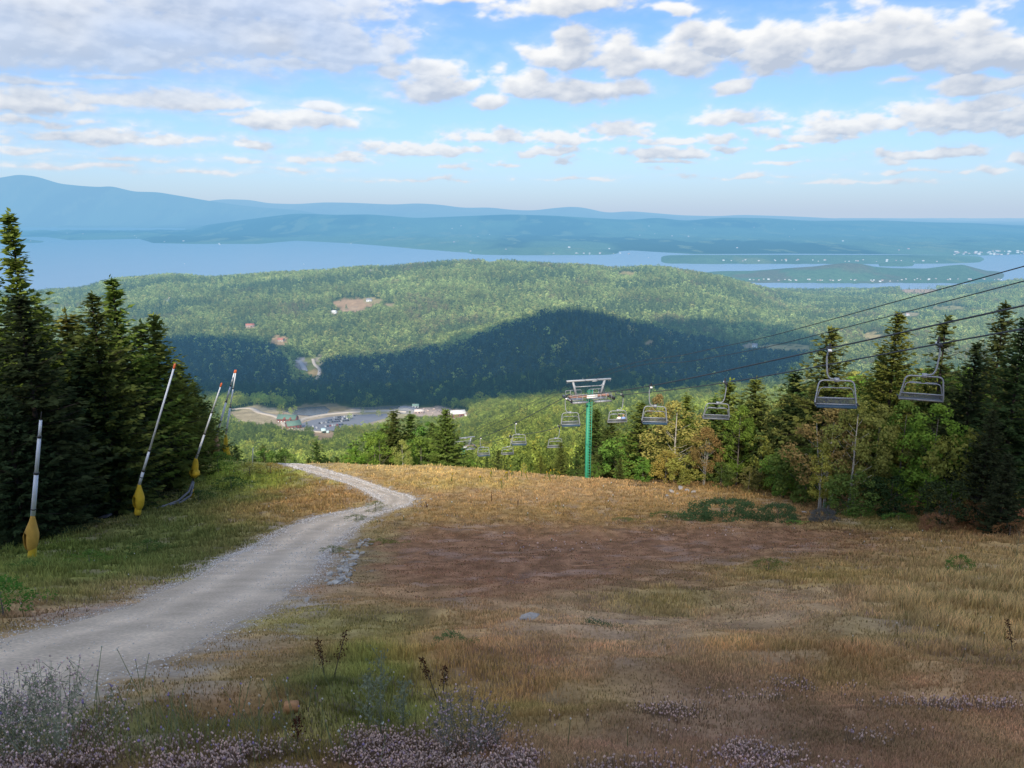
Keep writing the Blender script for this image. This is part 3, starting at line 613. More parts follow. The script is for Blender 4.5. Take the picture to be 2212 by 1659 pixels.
def far_albedo():
    c = np.zeros(FA.shape + (3,)) + np.array([.06, .085, .028])
    big = fbm(FX / 700, FY / 1500, 13); sm = fbm(FX / 160, FY / 420, 15, 3); con = sstep(.50, .62, fbm(FX / 1500, FY / 4200, 19))  # con here masks the dark bands painted in place of cloud shadows
    far = sstep(3300, 4200, FY)[..., None]
    cf = np.array([.10, .165, .085])[None, None] * (.45 + .8 * big + .4 * sm)[..., None]
    cf = cf * (1 - con[..., None] * .72)  # broad dark bands painted in place of cloud shadows on the far land
    fld = sstep(.63, .70, fbm(FX / 240, FY / 900, 23)) * sstep(5500, 6500, FY)
    cf = cf * (1 - fld[..., None] * .7) + np.array([.2, .24, .1]) * fld[..., None] * .7
    isl = sstep(4300, 4400, FY) * (1 - sstep(5400, 5600, FY)) * sstep(.5, .62, fbm(FX / 300, FY / 300, 27))
    cf = cf * (1 - .55 * isl[..., None]) + np.array([.17, .12, .08]) * .55 * isl[..., None]
    c = c * (1 - far) + cf * far
    nr = FY < 4200; jx = fpx + (fbm(FX / 18, FY / 30, 33, 5) - .5) * 34; jy = fpy + (fbm(FX / 18, FY / 30, 35, 5) - .5) * 13
    for cx, cy, rx, ry, cc in CLEAR:
        k = (1 - sstep(.88, 1.08, np.sqrt(((jx - cx) / rx) ** 2 + ((jy - cy) / ry) ** 2))) * nr
        c = c * (1 - k[..., None]) + np.array(cc) * (.8 + .4 * fbm(FX / 8, FY / 8, 41))[..., None] * k[..., None]
    return c
def land_mat():
    def b(nt):
        at = N(nt, 'ShaderNodeAttribute', attribute_name='Col'); tc = N(nt, 'ShaderNodeNewGeometry')
        n1 = N(nt, 'ShaderNodeTexNoise', i_Scale=.03, i_Detail=8.0, i_Roughness=.8); nt.links.new(tc.outputs['Position'], n1.inputs['Vector'])
        k = math_n(nt, 'MULTIPLY_ADD', n1.outputs[0], 1.7, .15)
        sc = N(nt, 'ShaderNodeVectorMath', operation='SCALE'); nt.links.new(at.outputs['Color'], sc.inputs[0]); nt.links.new(k, sc.inputs['Scale'])
        d = N(nt, 'ShaderNodeBsdfDiffuse'); nt.links.new(sc.outputs[0], d.inputs[0])
        bp = N(nt, 'ShaderNodeBump', i_Strength=.5, i_Distance=9.0); nt.links.new(n1.outputs[0], bp.inputs['Height']); nt.links.new(bp.outputs[0], d.inputs['Normal']); return d.outputs[0]
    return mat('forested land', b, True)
_id = np.arange(NY * NA).reshape(NY, NA)
FZm = FZ.copy(); FZm[FY < 125] -= .4
hills = mesh_obj('hills', np.stack([FX, FY, FZm], -1).reshape(-1, 3), np.stack([_id[:-1, :-1], _id[:-1, 1:], _id[1:, 1:], _id[1:, :-1]], -1).reshape(-1, 4), land_mat(), col=far_albedo().reshape(-1, 3), smooth=True)
tag(hills, kind='structure')
# ------------------------------------------------------------------ lake
def water_mat(name, c, bump, sc_):
    def b(nt):
        tc = N(nt, 'ShaderNodeNewGeometry'); mp = N(nt, 'ShaderNodeMapping'); mp.inputs['Scale'].default_value = (sc_, sc_ * .35, 1); nt.links.new(tc.outputs['Position'], mp.inputs[0])
        n1 = N(nt, 'ShaderNodeTexNoise', i_Scale=1.0, i_Detail=6.0, i_Roughness=.6); nt.links.new(mp.outputs[0], n1.inputs['Vector'])
        col = mixc(nt, n1.outputs[0], tuple(v * .93 for v in c), tuple(v * 1.07 for v in c))
        p = N(nt, 'ShaderNodeBsdfPrincipled', i_Roughness=.22, i_IOR=1.33); nt.links.new(col, p.inputs['Base Color'])
        bp = N(nt, 'ShaderNodeBump', i_Strength=bump, i_Distance=1.5); nt.links.new(n1.outputs[0], bp.inputs['Height']); nt.links.new(bp.outputs[0], p.inputs['Normal']); return p.outputs[0]
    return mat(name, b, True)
la = np.linspace(-1.3, 1.3, 60); ly = np.exp(np.linspace(math.log(2800), math.log(46000), 60)); LA, LY = np.meshgrid(la, ly)
_id = np.arange(3600).reshape(60, 60)
lake = mesh_obj('lake', np.stack([LA * LY, LY, np.full(LA.shape, LAKE)], -1).reshape(-1, 3), np.stack([_id[:-1, :-1], _id[:-1, 1:], _id[1:, 1:], _id[1:, :-1]], -1).reshape(-1, 4), water_mat('lake water', (.20, .28, .42), .2, .004), smooth=True)
tag(lake, kind='structure')
# ------------------------------------------------------------------ trees
M_BARK = plain('dark bark', (.05, .038, .03), .95, var=.3, scale=3)
M_GREYBARK = plain('grey bark', (.14, .125, .11), .95, var=.3, scale=3)
M_BIRCH = plain('white birch bark', (.42, .40, .36), .9, var=.3, scale=4)
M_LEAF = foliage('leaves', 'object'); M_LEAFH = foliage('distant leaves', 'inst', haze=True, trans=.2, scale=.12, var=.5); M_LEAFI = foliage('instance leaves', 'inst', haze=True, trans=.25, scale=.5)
def tree_proto(kind, seed, H, RR, bark, crown, trunk):
    r = thing(kind, (0, 0, -9000)); trunk.build('trunk', bark, r, smooth=True); c = mesh_obj('crown', crown[0], crown[1], M_LEAF, r); return r
PROTO = {}; HT = {}
def reg(key, kind, seed, H, RR, bark, crown, trunk): PROTO[key] = tree_proto(kind, seed, H, RR, bark, crown, trunk); HT[key] = H
_spr = {}
def spr(key, seed, H, RR, **kw):
    V, Fq, B = spruce_crown(seed, H, RR, **kw); tb = trunk_mb(seed, H, H * .0105 + .03, 0, wob=.03)
    g = random.Random(seed)
    for a, e in B[::3]: tb.tube([a, (np.array(a) * .35 + np.array(e) * .65 + np.array([0, 0, -.05])), e], [.035, .02, .006], 4)
    reg(key, 'spruce_tree', seed, H, RR, M_BARK, (V, Fq), tb)
spr('s_tall', 1, 20, 4.0, gap=.38, dens=3.3, leaf=.55, base=.08); spr('s_spire', 2, 19, 3.7, gap=.36, dens=3.0, leaf=.55, thin_top=.26, base=.1); spr('s_wide', 3, 14, 4.3, gap=.37, dens=3.2, leaf=.55, base=.04)
spr('s_wide2', 4, 15, 3.9, gap=.37, dens=3.2, leaf=.52, base=.05); spr('s_mid', 5, 12, 2.8, gap=.36, dens=3.3, leaf=.46); spr('s_thin', 6, 14, 2.2, gap=.55, dens=2.8, leaf=.45, base=.12); spr('s_small', 7, 7, 2.1, gap=.34, dens=3.6, leaf=.36)
def bl(key, kind, seed, H, RR, bark, n=75, per=105, leaf=.30, z0=.22, cr=.95, gaps=.15, limbs=9, r0=None, stems=1, lean=0):
    V, Fq = blob_crown(seed, crown_clumps(seed, H, RR, z0, n, cr, lean, gaps), per, leaf)
    tb = trunk_mb(seed, H * .92, r0 or H * .0095 + .03, limbs, z0 * .8, RR * .8)
    for k in range(1, stems):
        t2 = trunk_mb(seed + 31 * k, H * .85, (r0 or H * .01) * .8, limbs // 2, z0, RR * .7); a = 2.4 * k
        V2 = np.concatenate(t2.V); V2 = V2 + np.stack([np.cos(a) * (.3 + V2[:, 2] * .14), np.sin(a) * (.3 + V2[:, 2] * .14), V2[:, 2] * 0], -1)
        n0 = tb.n; tb.V.append(V2); tb.n += len(V2); tb.order += [(tuple(i + n0 for i in f), m) for f, m in t2.order]
    reg(key, kind, seed, H, RR, bark, (V, Fq), tb)
bl('b_round', 'maple_tree', 11, 11, 3.2, M_GREYBARK); bl('b_tall', 'maple_tree', 12, 13, 3.0, M_GREYBARK, n=85, z0=.16); bl('b_low', 'maple_tree', 13, 7, 2.8, M_GREYBARK, n=60, z0=.1, cr=.85)
bl('birch', 'birch_tree', 14, 11, 2.5, M_BIRCH, n=85, per=120, leaf=.24, z0=.25, gaps=.25, limbs=14, r0=.13); bl('birch2', 'birch_tree', 15, 10, 2.7, M_BIRCH, n=80, per=115, leaf=.24, z0=.3, gaps=.3, limbs=14, r0=.11, stems=3)
bl('juniper', 'shrub', 18, 1.5, 3.4, M_GREYBARK, n=170, per=330, leaf=.13, z0=.1, cr=.42, limbs=8, r0=.05, gaps=.02)
bl('bush', 'shrub', 16, 3.0, 1.9, M_GREYBARK, n=40, per=170, leaf=.17, z0=.05, cr=.55, limbs=6, r0=.04)
# green of each kind, with sunlight and shade put into the spruce greens
G_SHADE = (.052, .078, .030); G_SPR = (.165, .20, .045); G_SPR2 = (.105, .145, .040); G_GRN = (.16, .27, .05); G_YEL = (.36, .36, .09); G_RUST = (.27, .20, .085); G_MID = (.13, .21, .05); G_OLIVE = (.25, .27, .07)
used_proto = set()
def plant(key, x, y, H, color, label, group=None, rz=None, sink=0.0, wide=1.0):
    z = float(gz(x, y)) - sink; s = H / HT[key]; rz = random.uniform(0, 6.28) if rz is None else rz
    c = [v * random.uniform(.88, 1.12) for v in color]
    o = copy_thing(PROTO[key], (x, y, z), label, group, rz, s, c); o.scale = (s * wide, s * wide, s)
    o['category'] = {'shrub': 'shrub'}.get(PROTO[key].name.split('.')[0], 'tree'); return o
def by_top(key, px, py, Y, color, label, group=None, wide=1.0, rz=None):
    p = P(px, py, Y); H = max(1.2, p.z - float(gz(p.x, Y))); return plant(key, p.x, Y, H, color, label, group, rz, wide=wide)
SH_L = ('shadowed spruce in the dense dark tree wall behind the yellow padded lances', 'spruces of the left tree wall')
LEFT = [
    ('s_spire', 18, 462, 50, G_SPR, 'tallest spruce at the left edge, with a thin bare spire against the lake', .9), ('s_tall', 40, 640, 42, G_SHADE, 'big black green spruce in deep shade, just left of the first lance', 1.25), ('s_tall', 92, 672, 56, G_SPR, 'yellow green sunlit spruce top right beside the tallest left spire', 1.1),
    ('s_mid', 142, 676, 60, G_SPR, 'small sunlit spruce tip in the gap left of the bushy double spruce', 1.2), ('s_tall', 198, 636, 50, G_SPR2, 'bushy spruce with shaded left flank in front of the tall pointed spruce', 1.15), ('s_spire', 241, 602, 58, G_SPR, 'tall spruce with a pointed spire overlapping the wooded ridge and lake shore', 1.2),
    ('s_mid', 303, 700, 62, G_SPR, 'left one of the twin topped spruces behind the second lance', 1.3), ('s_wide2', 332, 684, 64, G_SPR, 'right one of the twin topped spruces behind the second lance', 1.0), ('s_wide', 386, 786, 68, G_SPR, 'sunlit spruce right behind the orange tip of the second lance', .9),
    ('s_mid', 418, 826, 76, G_SPR2, 'spruce between the second and third lance, lit only near the top', 1.3), ('s_wide', 440, 868, 97, G_SHADE, 'last dark spruce of the left tree wall, behind the third lance', .9), ('s_small', 462, 930, 106, G_SHADE, 'low dark spruce behind the brownish padded lance', 1.1),
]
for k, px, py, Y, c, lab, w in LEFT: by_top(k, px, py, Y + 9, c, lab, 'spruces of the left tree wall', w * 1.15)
for k, px, py, Y, c in (('s_tall', -60, 560, 50, G_SPR2), ('s_tall', -30, 700, 58, G_SHADE), ('s_wide2', 70, 770, 47, G_SHADE), ('s_tall', 120, 740, 54, G_SHADE), ('s_wide', 165, 760, 50, G_SHADE), ('s_wide2', 250, 760, 57, G_SHADE), ('s_wide', 225, 850, 54, G_SHADE), ('s_wide2', 300, 800, 62, G_SHADE), ('s_wide', 345, 850, 66, G_SHADE), ('s_wide', 10, 860, 40, G_SHADE), ('s_wide', 130, 900, 48, G_SHADE), ('s_wide', 390, 900, 76, G_SHADE), ('s_mid', 275, 930, 60, G_SHADE), ('s_mid', 330, 960, 70, G_SHADE), ('s_tall', 170, 700, 66, G_SPR2), ('s_wide', 420, 930, 98, G_SHADE), ('s_wide', -70, 800, 44, G_SHADE), ('s_mid', 60, 980, 44, G_SHADE), ('s_mid', 200, 1000, 54, G_SHADE), ('s_tall', 60, 800, 60, G_SHADE), ('s_tall', 200, 820, 70, G_SHADE), ('s_tall', 280, 850, 74, G_SHADE), ('s_tall', 350, 900, 82, G_SHADE)):
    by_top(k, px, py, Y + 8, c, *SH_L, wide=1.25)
RG = 'trees along the right edge of the slope'
RIGHT = [
    ('s_wide', 962, 884, 100, G_SPR, 'broad sunlit spruce standing alone beside the crest with bare lower twigs', 1.25), ('s_mid', 850, 886, 118, G_SPR2, 'dark slender spruce, left of the pair behind the yellow birches at the crest', 1.3), ('s_mid', 886, 893, 122, G_SPR2, 'dark slender spruce, right of the pair behind the yellow birches at the crest', 1.3),
    ('b_round', 818, 934, 104, G_GRN, 'bright green broadleaf tree at the right side of the road crest', .9), ('birch', 868, 952, 100, G_YEL, 'yellow green birch between the bright green tree and the lone spruce', 1.1), ('b_low', 908, 945, 106, G_GRN, 'green broadleaf tree touching the left flank of the lone spruce', 1.0),
    ('s_small', 1076, 972, 103, G_SPR2, 'small dark spruce below the lowest chairs, near the crest', 1.1), ('s_small', 1052, 985, 100, G_SPR2, 'tiny dark spruce directly under the lowest chair', 1.1), ('birch', 1132, 1000, 94, G_YEL, 'low yellow birch left of the green lift tower', 1.2), ('s_small', 1168, 985, 96, G_SPR, 'sunlit young spruce left of the green lift tower', 1.2), ('s_mid', 1212, 955, 99, G_SPR, 'olive spruce with bare trunk just left of the green lift tower', 1.3), ('s_small', 1246, 975, 94, G_SPR2, 'spruce touching the left side of the green tower column', 1.2),
    ('s_mid', 1312, 925, 96, G_SPR2, 'dark spruce just right of the green tower column', 1.5), ('b_low', 1345, 940, 92, G_GRN, 'green broadleaf under the chair that carries two riders', 1.0), ('s_mid', 1386, 868, 92, G_SPR, 'pointed spruce behind the first empty chair right of the tower', 1.5), ('b_tall', 1424, 856, 96, G_RUST, 'rusty brown treetop behind the hanger of the chair right of the tower', .75), ('birch', 1462, 872, 86, G_YEL, 'large pale yellow birch between the two middle chairs', 1.5), ('s_mid', 1484, 852, 98, G_SPR, 'pointed spruce top just above the yellow birch', 1.2), ('birch2', 1526, 928, 80, G_RUST, 'tan brown drying birch below the middle right chair', 1.0), ('s_mid', 1545, 858, 90, G_SPR2, 'spruce left behind the middle right chair', 1.2), ('s_mid', 1577, 822, 90, G_SPR, 'spruce whose tip meets the grip of the middle right chair', 1.4), ('b_tall', 1602, 880, 82, G_GRN, 'green broadleaf to the right of the middle right chair', 1.0), ('s_mid', 1634, 818, 86, G_SPR, 'spruce standing right of the middle right chair', 1.5), ('b_low', 1648, 945, 76, G_OLIVE, 'olive tree in front of the mixed green trees right of centre', .8), ('b_tall', 1690, 865, 78, G_OLIVE, 'olive broadleaf left of the big spruce behind the near left chair', 1.0),
    ('s_wide2', 1797, 712, 70, G_SPR, 'big spruce directly behind the hanger of the near left chair', 1.15), ('s_mid', 1718, 800, 78, G_SPR2, 'spruce shoulder left of the big spruce behind the near chair', 1.5), ('s_tall', 1942, 676, 68, G_SPR, 'tall full spruce standing between the two nearest chairs', 1.15), ('s_wide2', 1905, 770, 72, G_SPR, 'spruce leaning into the left side of the tall full spruce', 1.0), ('s_thin', 2044, 690, 66, G_SPR2, 'thin spruce behind the hanger of the nearest right chair', 1.2), ('s_wide2', 2112, 745, 60, G_SHADE, 'dark round topped spruce right of the nearest right chair', 1.0), ('s_tall', 2172, 656, 64, G_SPR2, 'tall spruce near the right edge of the picture', 1.0), ('s_tall', 2216, 690, 54, G_SHADE, 'black green spruce at the very right edge', 1.15),
    ('birch2', 1800, 886, 62, G_RUST, 'rusty red multi stemmed birch below the near left chair', 1.2), ('birch', 1856, 868, 59, G_OLIVE, 'olive birch with a clear white trunk right of the near left chair', 1.0), ('b_tall', 1905, 880, 60, G_OLIVE, 'olive leaved tree between the two nearest chairs', .9), ('b_tall', 1960, 870, 60, G_MID, 'dark green broadleaf below the tall full spruce', .9), ('b_tall', 2030, 880, 56, G_GRN, 'full green maple with yellow flecks under the nearest right chair', 1.1), ('b_low', 1750, 960, 66, G_MID, 'dark green low tree left of the rusty birch', 1.2), ('b_low', 1700, 980, 70, G_GRN, 'green low tree behind the long dark juniper', 1.1), ('b_low', 2095, 930, 54, G_OLIVE, 'olive low tree left of the black green edge spruce', .8), ('s_wide2', 2145, 890, 52, G_SHADE, 'dense dark spruce under the tall right spruces', 1.0),
    ('b_low', 1390, 990, 84, G_GRN, 'bright green shrubby tree at the foot of the tree line, below the first empty chair', 1.2), ('b_low', 1480, 985, 80, G_YEL, 'yellowish low tree at the foot of the right tree line', 1.2), ('b_low', 1290, 1000, 90, G_MID, 'low green tree at the foot of the green tower', .9), ('b_low', 1560, 1000, 77, G_MID, 'low dark green tree beside the pale rock pile', 1.1), ('b_low', 1620, 1010, 74, G_OLIVE, 'low olive tree between the rock pile and the juniper', 1.1), ('b_low', 1440, 975, 82, G_YEL, 'low yellow tree beside the yellow birch', .9), ('s_small', 1340, 990, 88, G_SPR2, 'young spruce at the tree line right of the tower foot', 1.2), ('birch', 1780, 960, 60, G_YEL, 'thin yellow leaved birch with leaning white stem', .8), ('b_low', 1850, 1020, 57, G_MID, 'shaded low tree at the tree line under the white trunked birch', 1.2), ('b_low', 1930, 1030, 56, G_SHADE, 'dark low tree deep in the shade under the maple', 1.3), ('b_low', 2060, 1040, 51, G_SHADE, 'dark thicket tree behind the red brown bush', 1.2), ('s_wide', 2180, 980, 48, G_SHADE, 'wide dark spruce at the lower right edge of the trees', 1.0),
]
for k, px, py, Y, c, lab, w in RIGHT: by_top(k, px, py, Y, c, lab, RG, w)
# second row, told apart by nothing
for i in range(120):
    px = random.uniform(1280, 2330); Y = np.interp(px, [1280, 1700, 2212, 2330], [98, 86, 70, 66]) + random.uniform(0, 16)
    py = np.interp(px, [1280, 1600, 1800, 1950, 2212, 2330], [950, 885, 820, 815, 800, 780]) + random.uniform(-15, 60)
    k = random.choice(['s_mid', 's_wide2', 's_tall', 'b_tall', 'b_round', 'birch', 's_mid']); c = random.choice([G_SPR, G_SPR2, G_SPR2]) if k[0] == 's' else random.choice([G_GRN, G_MID, G_OLIVE, G_YEL, G_MID])
    by_top(k, px, py, Y, c, 'tree in the second row behind the right tree line', 'second row of the right tree line', 1.1)
# ------------------------------------------------------------------ forest beyond the crest
colmax_a = fa; tanT = (FZ + np.where(FY < 420, 1.0, 8.0)) / FY; runmax = np.maximum.accumulate(tanT, 0)
def visible(x, y, h):
    a = x / y; ia = np.clip(np.round((a - fa[0]) / (fa[1] - fa[0])).astype(int), 0, NA - 1); iy = np.clip(np.searchsorted(fy, y) - 2, 0, NY - 1)
    ct = np.interp(a, *CREST); t = (gz(x, y) + h) / y
    return (t > runmax[iy, ia] - .0022) & (t > ct)
_ca = np.linspace(-1.0, 1.0, 160); _cy = np.linspace(20, 118, 120)
CREST = (_ca, np.array([((gz(a * _cy, _cy) + .5) / _cy).max() for a in _ca]))
def scatter(y0, y1, sp, amax=.74, seed=1):
    g = np.random.default_rng(seed); ys = np.arange(y0, y1, sp); X = []; Yv = []
    for y in ys:
        xs = np.arange(-amax * y, amax * y, sp); X.append(xs + g.uniform(-.45, .45, len(xs)) * sp); Yv.append(y + g.uniform(-.45, .45, len(xs)) * sp)
    X = np.concatenate(X); Yv = np.concatenate(Yv); return X, Yv
def keep_open(x, y, h):
    z = gz(x, y); m = np.ones(len(x), bool)
    for f, pad in ((0, 1.08), (.45, 1.0), (.8, .9)):
        m &= ~in_clear(*proj(x, y, z + h * f), pad)
    return m | (np.random.default_rng(8).random(len(x)) < .012)
def forest(y0, y1, sp, seed, hmin, hmax):
    x, y = scatter(y0, y1, sp, seed=seed); g = np.random.default_rng(seed + 5)
    h = (hmin + (hmax - hmin) * g.random(len(x)) ** 1.4) * (.7 + .6 * fbm(x / 60, y / 60, seed)); con = fbm(x / 140, y / 140, seed + 3) + g.normal(0, .14, len(x)) > .53
    m = (gz(x, y) > LAKE + 4) & keep_open(x, y, h) & visible(x, y, h)
    return x[m], y[m], h[m], con[m]
def _inside(q, poly):
    x, y = q; c = False; j = len(poly) - 1
    for i in range(len(poly)):
        xi, yi = poly[i]; xj, yj = poly[j]
        if (yi > y) != (yj > y) and x < (xj - xi) * (y - yi) / (yj - yi) + xi: c = not c
        j = i
    return c
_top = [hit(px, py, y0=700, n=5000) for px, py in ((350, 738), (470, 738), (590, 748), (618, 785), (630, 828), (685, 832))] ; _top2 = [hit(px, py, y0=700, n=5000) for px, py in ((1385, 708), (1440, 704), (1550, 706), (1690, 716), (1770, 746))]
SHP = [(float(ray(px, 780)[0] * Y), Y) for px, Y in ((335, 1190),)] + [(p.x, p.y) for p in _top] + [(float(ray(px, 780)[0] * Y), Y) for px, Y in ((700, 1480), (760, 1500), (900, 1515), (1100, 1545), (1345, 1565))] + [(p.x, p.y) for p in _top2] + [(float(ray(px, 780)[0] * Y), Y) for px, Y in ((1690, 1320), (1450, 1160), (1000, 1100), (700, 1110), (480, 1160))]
def tint_for(x, y, con, g, far=False):
    n = len(x); t = np.array([.255, .305, .105])[None] * g.uniform(.6, 1.45, (n, 1)); k = fbm(x / 90, y / 90, 61)
    yel = (g.random(n) < .16)[:, None]; t = np.where(yel, np.array([.34, .34, .12])[None] * g.uniform(.8, 1.2, (n, 1)), t)
    t = t * np.clip(.30 + 1.0 * k + .55 * fbm(x / 320, y / 320, 63) - .08, .35, 1.6)[:, None]
    c = np.array([.13, .175, .075])[None] * g.uniform(.75, 1.3, (n, 1)); t = np.where(con[:, None], c, t)
    in_shadow = np.array([1060 < w < 1645 + 400 * (q < -250) and _inside((q, w), SHP) for q, w in zip(x, y)]) & (g.random(n) < .93)  # inside the cloud shadow outline the shade is also put into the tint
    t = np.where(in_shadow[:, None], np.array([.045, .085, .085])[None] * g.uniform(.6, 1.5, (n, 1)), t)
    if not far: t = t * np.array([1.02, 1.05, .62])
    if far:
        t = np.where(in_shadow[:, None], t, t * 1.15)
        r = (sstep(.6, .7, fbm(x / 120, y / 120, 67)) * (g.random(n) < .5))[:, None]; r = r * ~in_shadow[:, None]; t = t * (1 - r * .6) + np.array([.26, .19, .11])[None] * r * .6
    return t
# templates for the massed trees
def tmpl(name, V, Fq, m):
    me = mesh_obj(name, V, Fq, m); o = me; COL.objects.unlink(o); return o
def lump_tree(seed, H, RR, n, per, leaf, mat_, con=False):
    g = np.random.default_rng(seed)
    if con:
        cl = []
        for i in range(n):
            t = g.random() ** 1.3; z = .12 + .88 * t; r = RR * (1 - t) ** .8 * g.uniform(.5, 1); a = g.uniform(0, 6.28); cl.append((np.array([math.cos(a) * r, math.sin(a) * r, z * H]), RR * .42 * (1 - .7 * t) + .25))
    else: cl = crown_clumps(seed, H, RR, .25, n, RR * .36, 0, .1)
    V, Fq = blob_crown(seed, cl, per, leaf, up=.5)
    tb = MB().tube([(0, 0, -1), (0, 0, H * .5), (0, 0, H * .8)], [.22, .15, .05], 5); V2 = np.concatenate(tb.V)
    q = np.array([f for f, _ in tb.order if len(f) == 4]) + len(V)
    return tmpl('massed_tree', np.concatenate([V, V2]), np.concatenate([Fq, q]), mat_)
MIDT = [lump_tree(101, 10, 3.3, 34, 13, .62, M_LEAFI), lump_tree(102, 10, 2.8, 34, 13, .6, M_LEAFI), lump_tree(103, 10, 3.8, 38, 12, .66, M_LEAFI), lump_tree(104, 10, 2.2, 44, 18, .5, M_LEAFI, True), lump_tree(105, 10, 2.6, 44, 18, .52, M_LEAFI, True)]
FART = [lump_tree(111, 10, 4.3, 15, 3.0, 1.5, M_LEAFH), lump_tree(112, 10, 3.8, 15, 3.0, 1.4, M_LEAFH), lump_tree(113, 10, 4.9, 17, 2.6, 1.6, M_LEAFH), lump_tree(114, 10, 2.6, 18, 6, 1.1, M_LEAFH, True), lump_tree(115, 10, 3.0, 18, 6, 1.1, M_LEAFH, True)]
def instance_tree(name, x, y, z, h, idx, tint, temps, base=10.0, seed=0):
    g = np.random.default_rng(seed); n = len(x); me = bpy.data.meshes.new(name); me.vertices.add(n); me.vertices.foreach_set('co', np.stack([x, y, z], -1).astype(np.float32).ravel())
    for nm, ty, v in (('idx', 'INT', idx.astype(np.int32)), ('scl', 'FLOAT_VECTOR', np.stack([h / base * g.uniform(.75, 1.1, n), h / base * g.uniform(.75, 1.1, n), h / base], -1).astype(np.float32)), ('rot', 'FLOAT_VECTOR', np.stack([g.normal(0, .04, n), g.normal(0, .04, n), g.uniform(0, 6.28, n)], -1).astype(np.float32))):
        at = me.attributes.new(nm, ty, 'POINT'); at.data.foreach_set('vector' if ty == 'FLOAT_VECTOR' else 'value', v.ravel())
    at = me.attributes.new('tint', 'FLOAT_COLOR', 'POINT'); at.data.foreach_set('color', np.concatenate([tint, np.ones((n, 1))], 1).astype(np.float32).ravel())
    o = bpy.data.objects.new(name, me); COL.objects.link(o)
    ng = bpy.data.node_groups.new('scatter', 'GeometryNodeTree'); ng.interface.new_socket('Geometry', in_out='INPUT', socket_type='NodeSocketGeometry'); ng.interface.new_socket('Geometry', in_out='OUTPUT', socket_type='NodeSocketGeometry')
    gi = ng.nodes.new('NodeGroupInput'); go = ng.nodes.new('NodeGroupOutput'); ip = ng.nodes.new('GeometryNodeInstanceOnPoints'); jn = ng.nodes.new('GeometryNodeJoinGeometry'); L = ng.links.new
    for t in reversed(temps):
        oi = ng.nodes.new('GeometryNodeObjectInfo'); oi.inputs['Object'].default_value = t; oi.inputs['As Instance'].default_value = True; L(oi.outputs['Geometry'], jn.inputs[0])
    def na(nm, ty):
        k = ng.nodes.new('GeometryNodeInputNamedAttribute'); k.data_type = ty; k.inputs[0].default_value = nm; return k.outputs[0]
    L(gi.outputs[0], ip.inputs['Points']); L(jn.outputs[0], ip.inputs['Instance']); ip.inputs['Pick Instance'].default_value = True
    L(na('idx', 'INT'), ip.inputs['Instance Index']); L(na('rot', 'FLOAT_VECTOR'), ip.inputs['Rotation']); L(na('scl', 'FLOAT_VECTOR'), ip.inputs['Scale']); L(ip.outputs[0], go.inputs[0])
    md = o.modifiers.new('scatter', 'NODES'); md.node_group = ng
    return o
g_ = np.random.default_rng(99)
_f = [forest(112, 240, 4.6, 203, 8, 13), forest(240, 1250, 6.2, 201, 9, 16)]; x, y, h, con = [np.concatenate(q) for q in zip(*_f)]
# trees under and just beyond the chairs stay low, so that the lift corridor is open
px_, py_ = proj(x, y, gz(x, y) + h); low = (y < 175) & (px_ > 985) & (px_ < 1270); h = np.where(low, np.minimum(h, 4.5), h)
lowl = (y < 190) & (px_ > 480) & (px_ < 800); h = np.where(lowl, h * .62, h)
tcap = np.where(px_ < 800, 948, 915); tz = np.array([float(ray(a_, b_)[1]) for a_, b_ in zip(px_, tcap)]) * y; capm = (y < 300) & (px_ > 480) & (px_ < 1010); h = np.where(capm, np.clip(np.minimum(h, tz - gz(x, y)), 2.5, None), h)
px_, py_ = proj(x, y, gz(x, y) + h)
rank = np.argsort(y - 40 * h / 12)
insh = (px_ > -30) & (px_ < 2242) & ~((px_ < 430)) & ~(px_ > 1650); near = rank[insh[rank]][:150]
isn = np.zeros(len(x), bool); isn[near] = True
for i in near:
    k = ('s_mid', 's_wide2', 's_small')[i % 3] if con[i] else ('b_round', 'b_tall', 'b_round', 'b_low')[i % 4]
    c = G_SPR2 if con[i] else (G_YEL if i % 11 == 0 else (G_GRN, G_MID, G_MID)[i % 3])
    side = 'left of' if px_[i] < 990 else 'behind'
    plant(k, float(x[i]), float(y[i]), float(h[i]), c, ('%s tree on the falling slope beyond the crest, left of the lone spruce' if px_[i] < 990 else '%s tree on the falling slope beyond the crest, right of the lone spruce') % ('conifer' if con[i] else 'broadleaf'), 'trees on the slope just beyond the crest', wide=1.15)
m = ~isn; x, y, h, con = x[m], y[m], h[m], con[m]; n = len(x)
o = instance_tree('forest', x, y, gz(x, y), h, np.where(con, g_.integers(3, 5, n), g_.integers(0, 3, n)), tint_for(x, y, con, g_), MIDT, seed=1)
tag(o, 'sunlit mixed green forest covering the slope between the grassy crest and the car park', 'forest', kind='stuff')
tot = n
x, y, h, con = forest(1250, 4000, 8.0, 301, 8, 18); n = len(x); tot += n
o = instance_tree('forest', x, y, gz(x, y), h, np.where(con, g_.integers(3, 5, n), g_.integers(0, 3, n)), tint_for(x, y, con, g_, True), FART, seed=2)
tag(o, 'hazy forest over the round hill, the long ridge and the low land before the lake', 'forest', kind='stuff')
print('massed trees', tot)
# ------------------------------------------------------------------ unseen cumulus, shaped to throw the shadow on the round hill

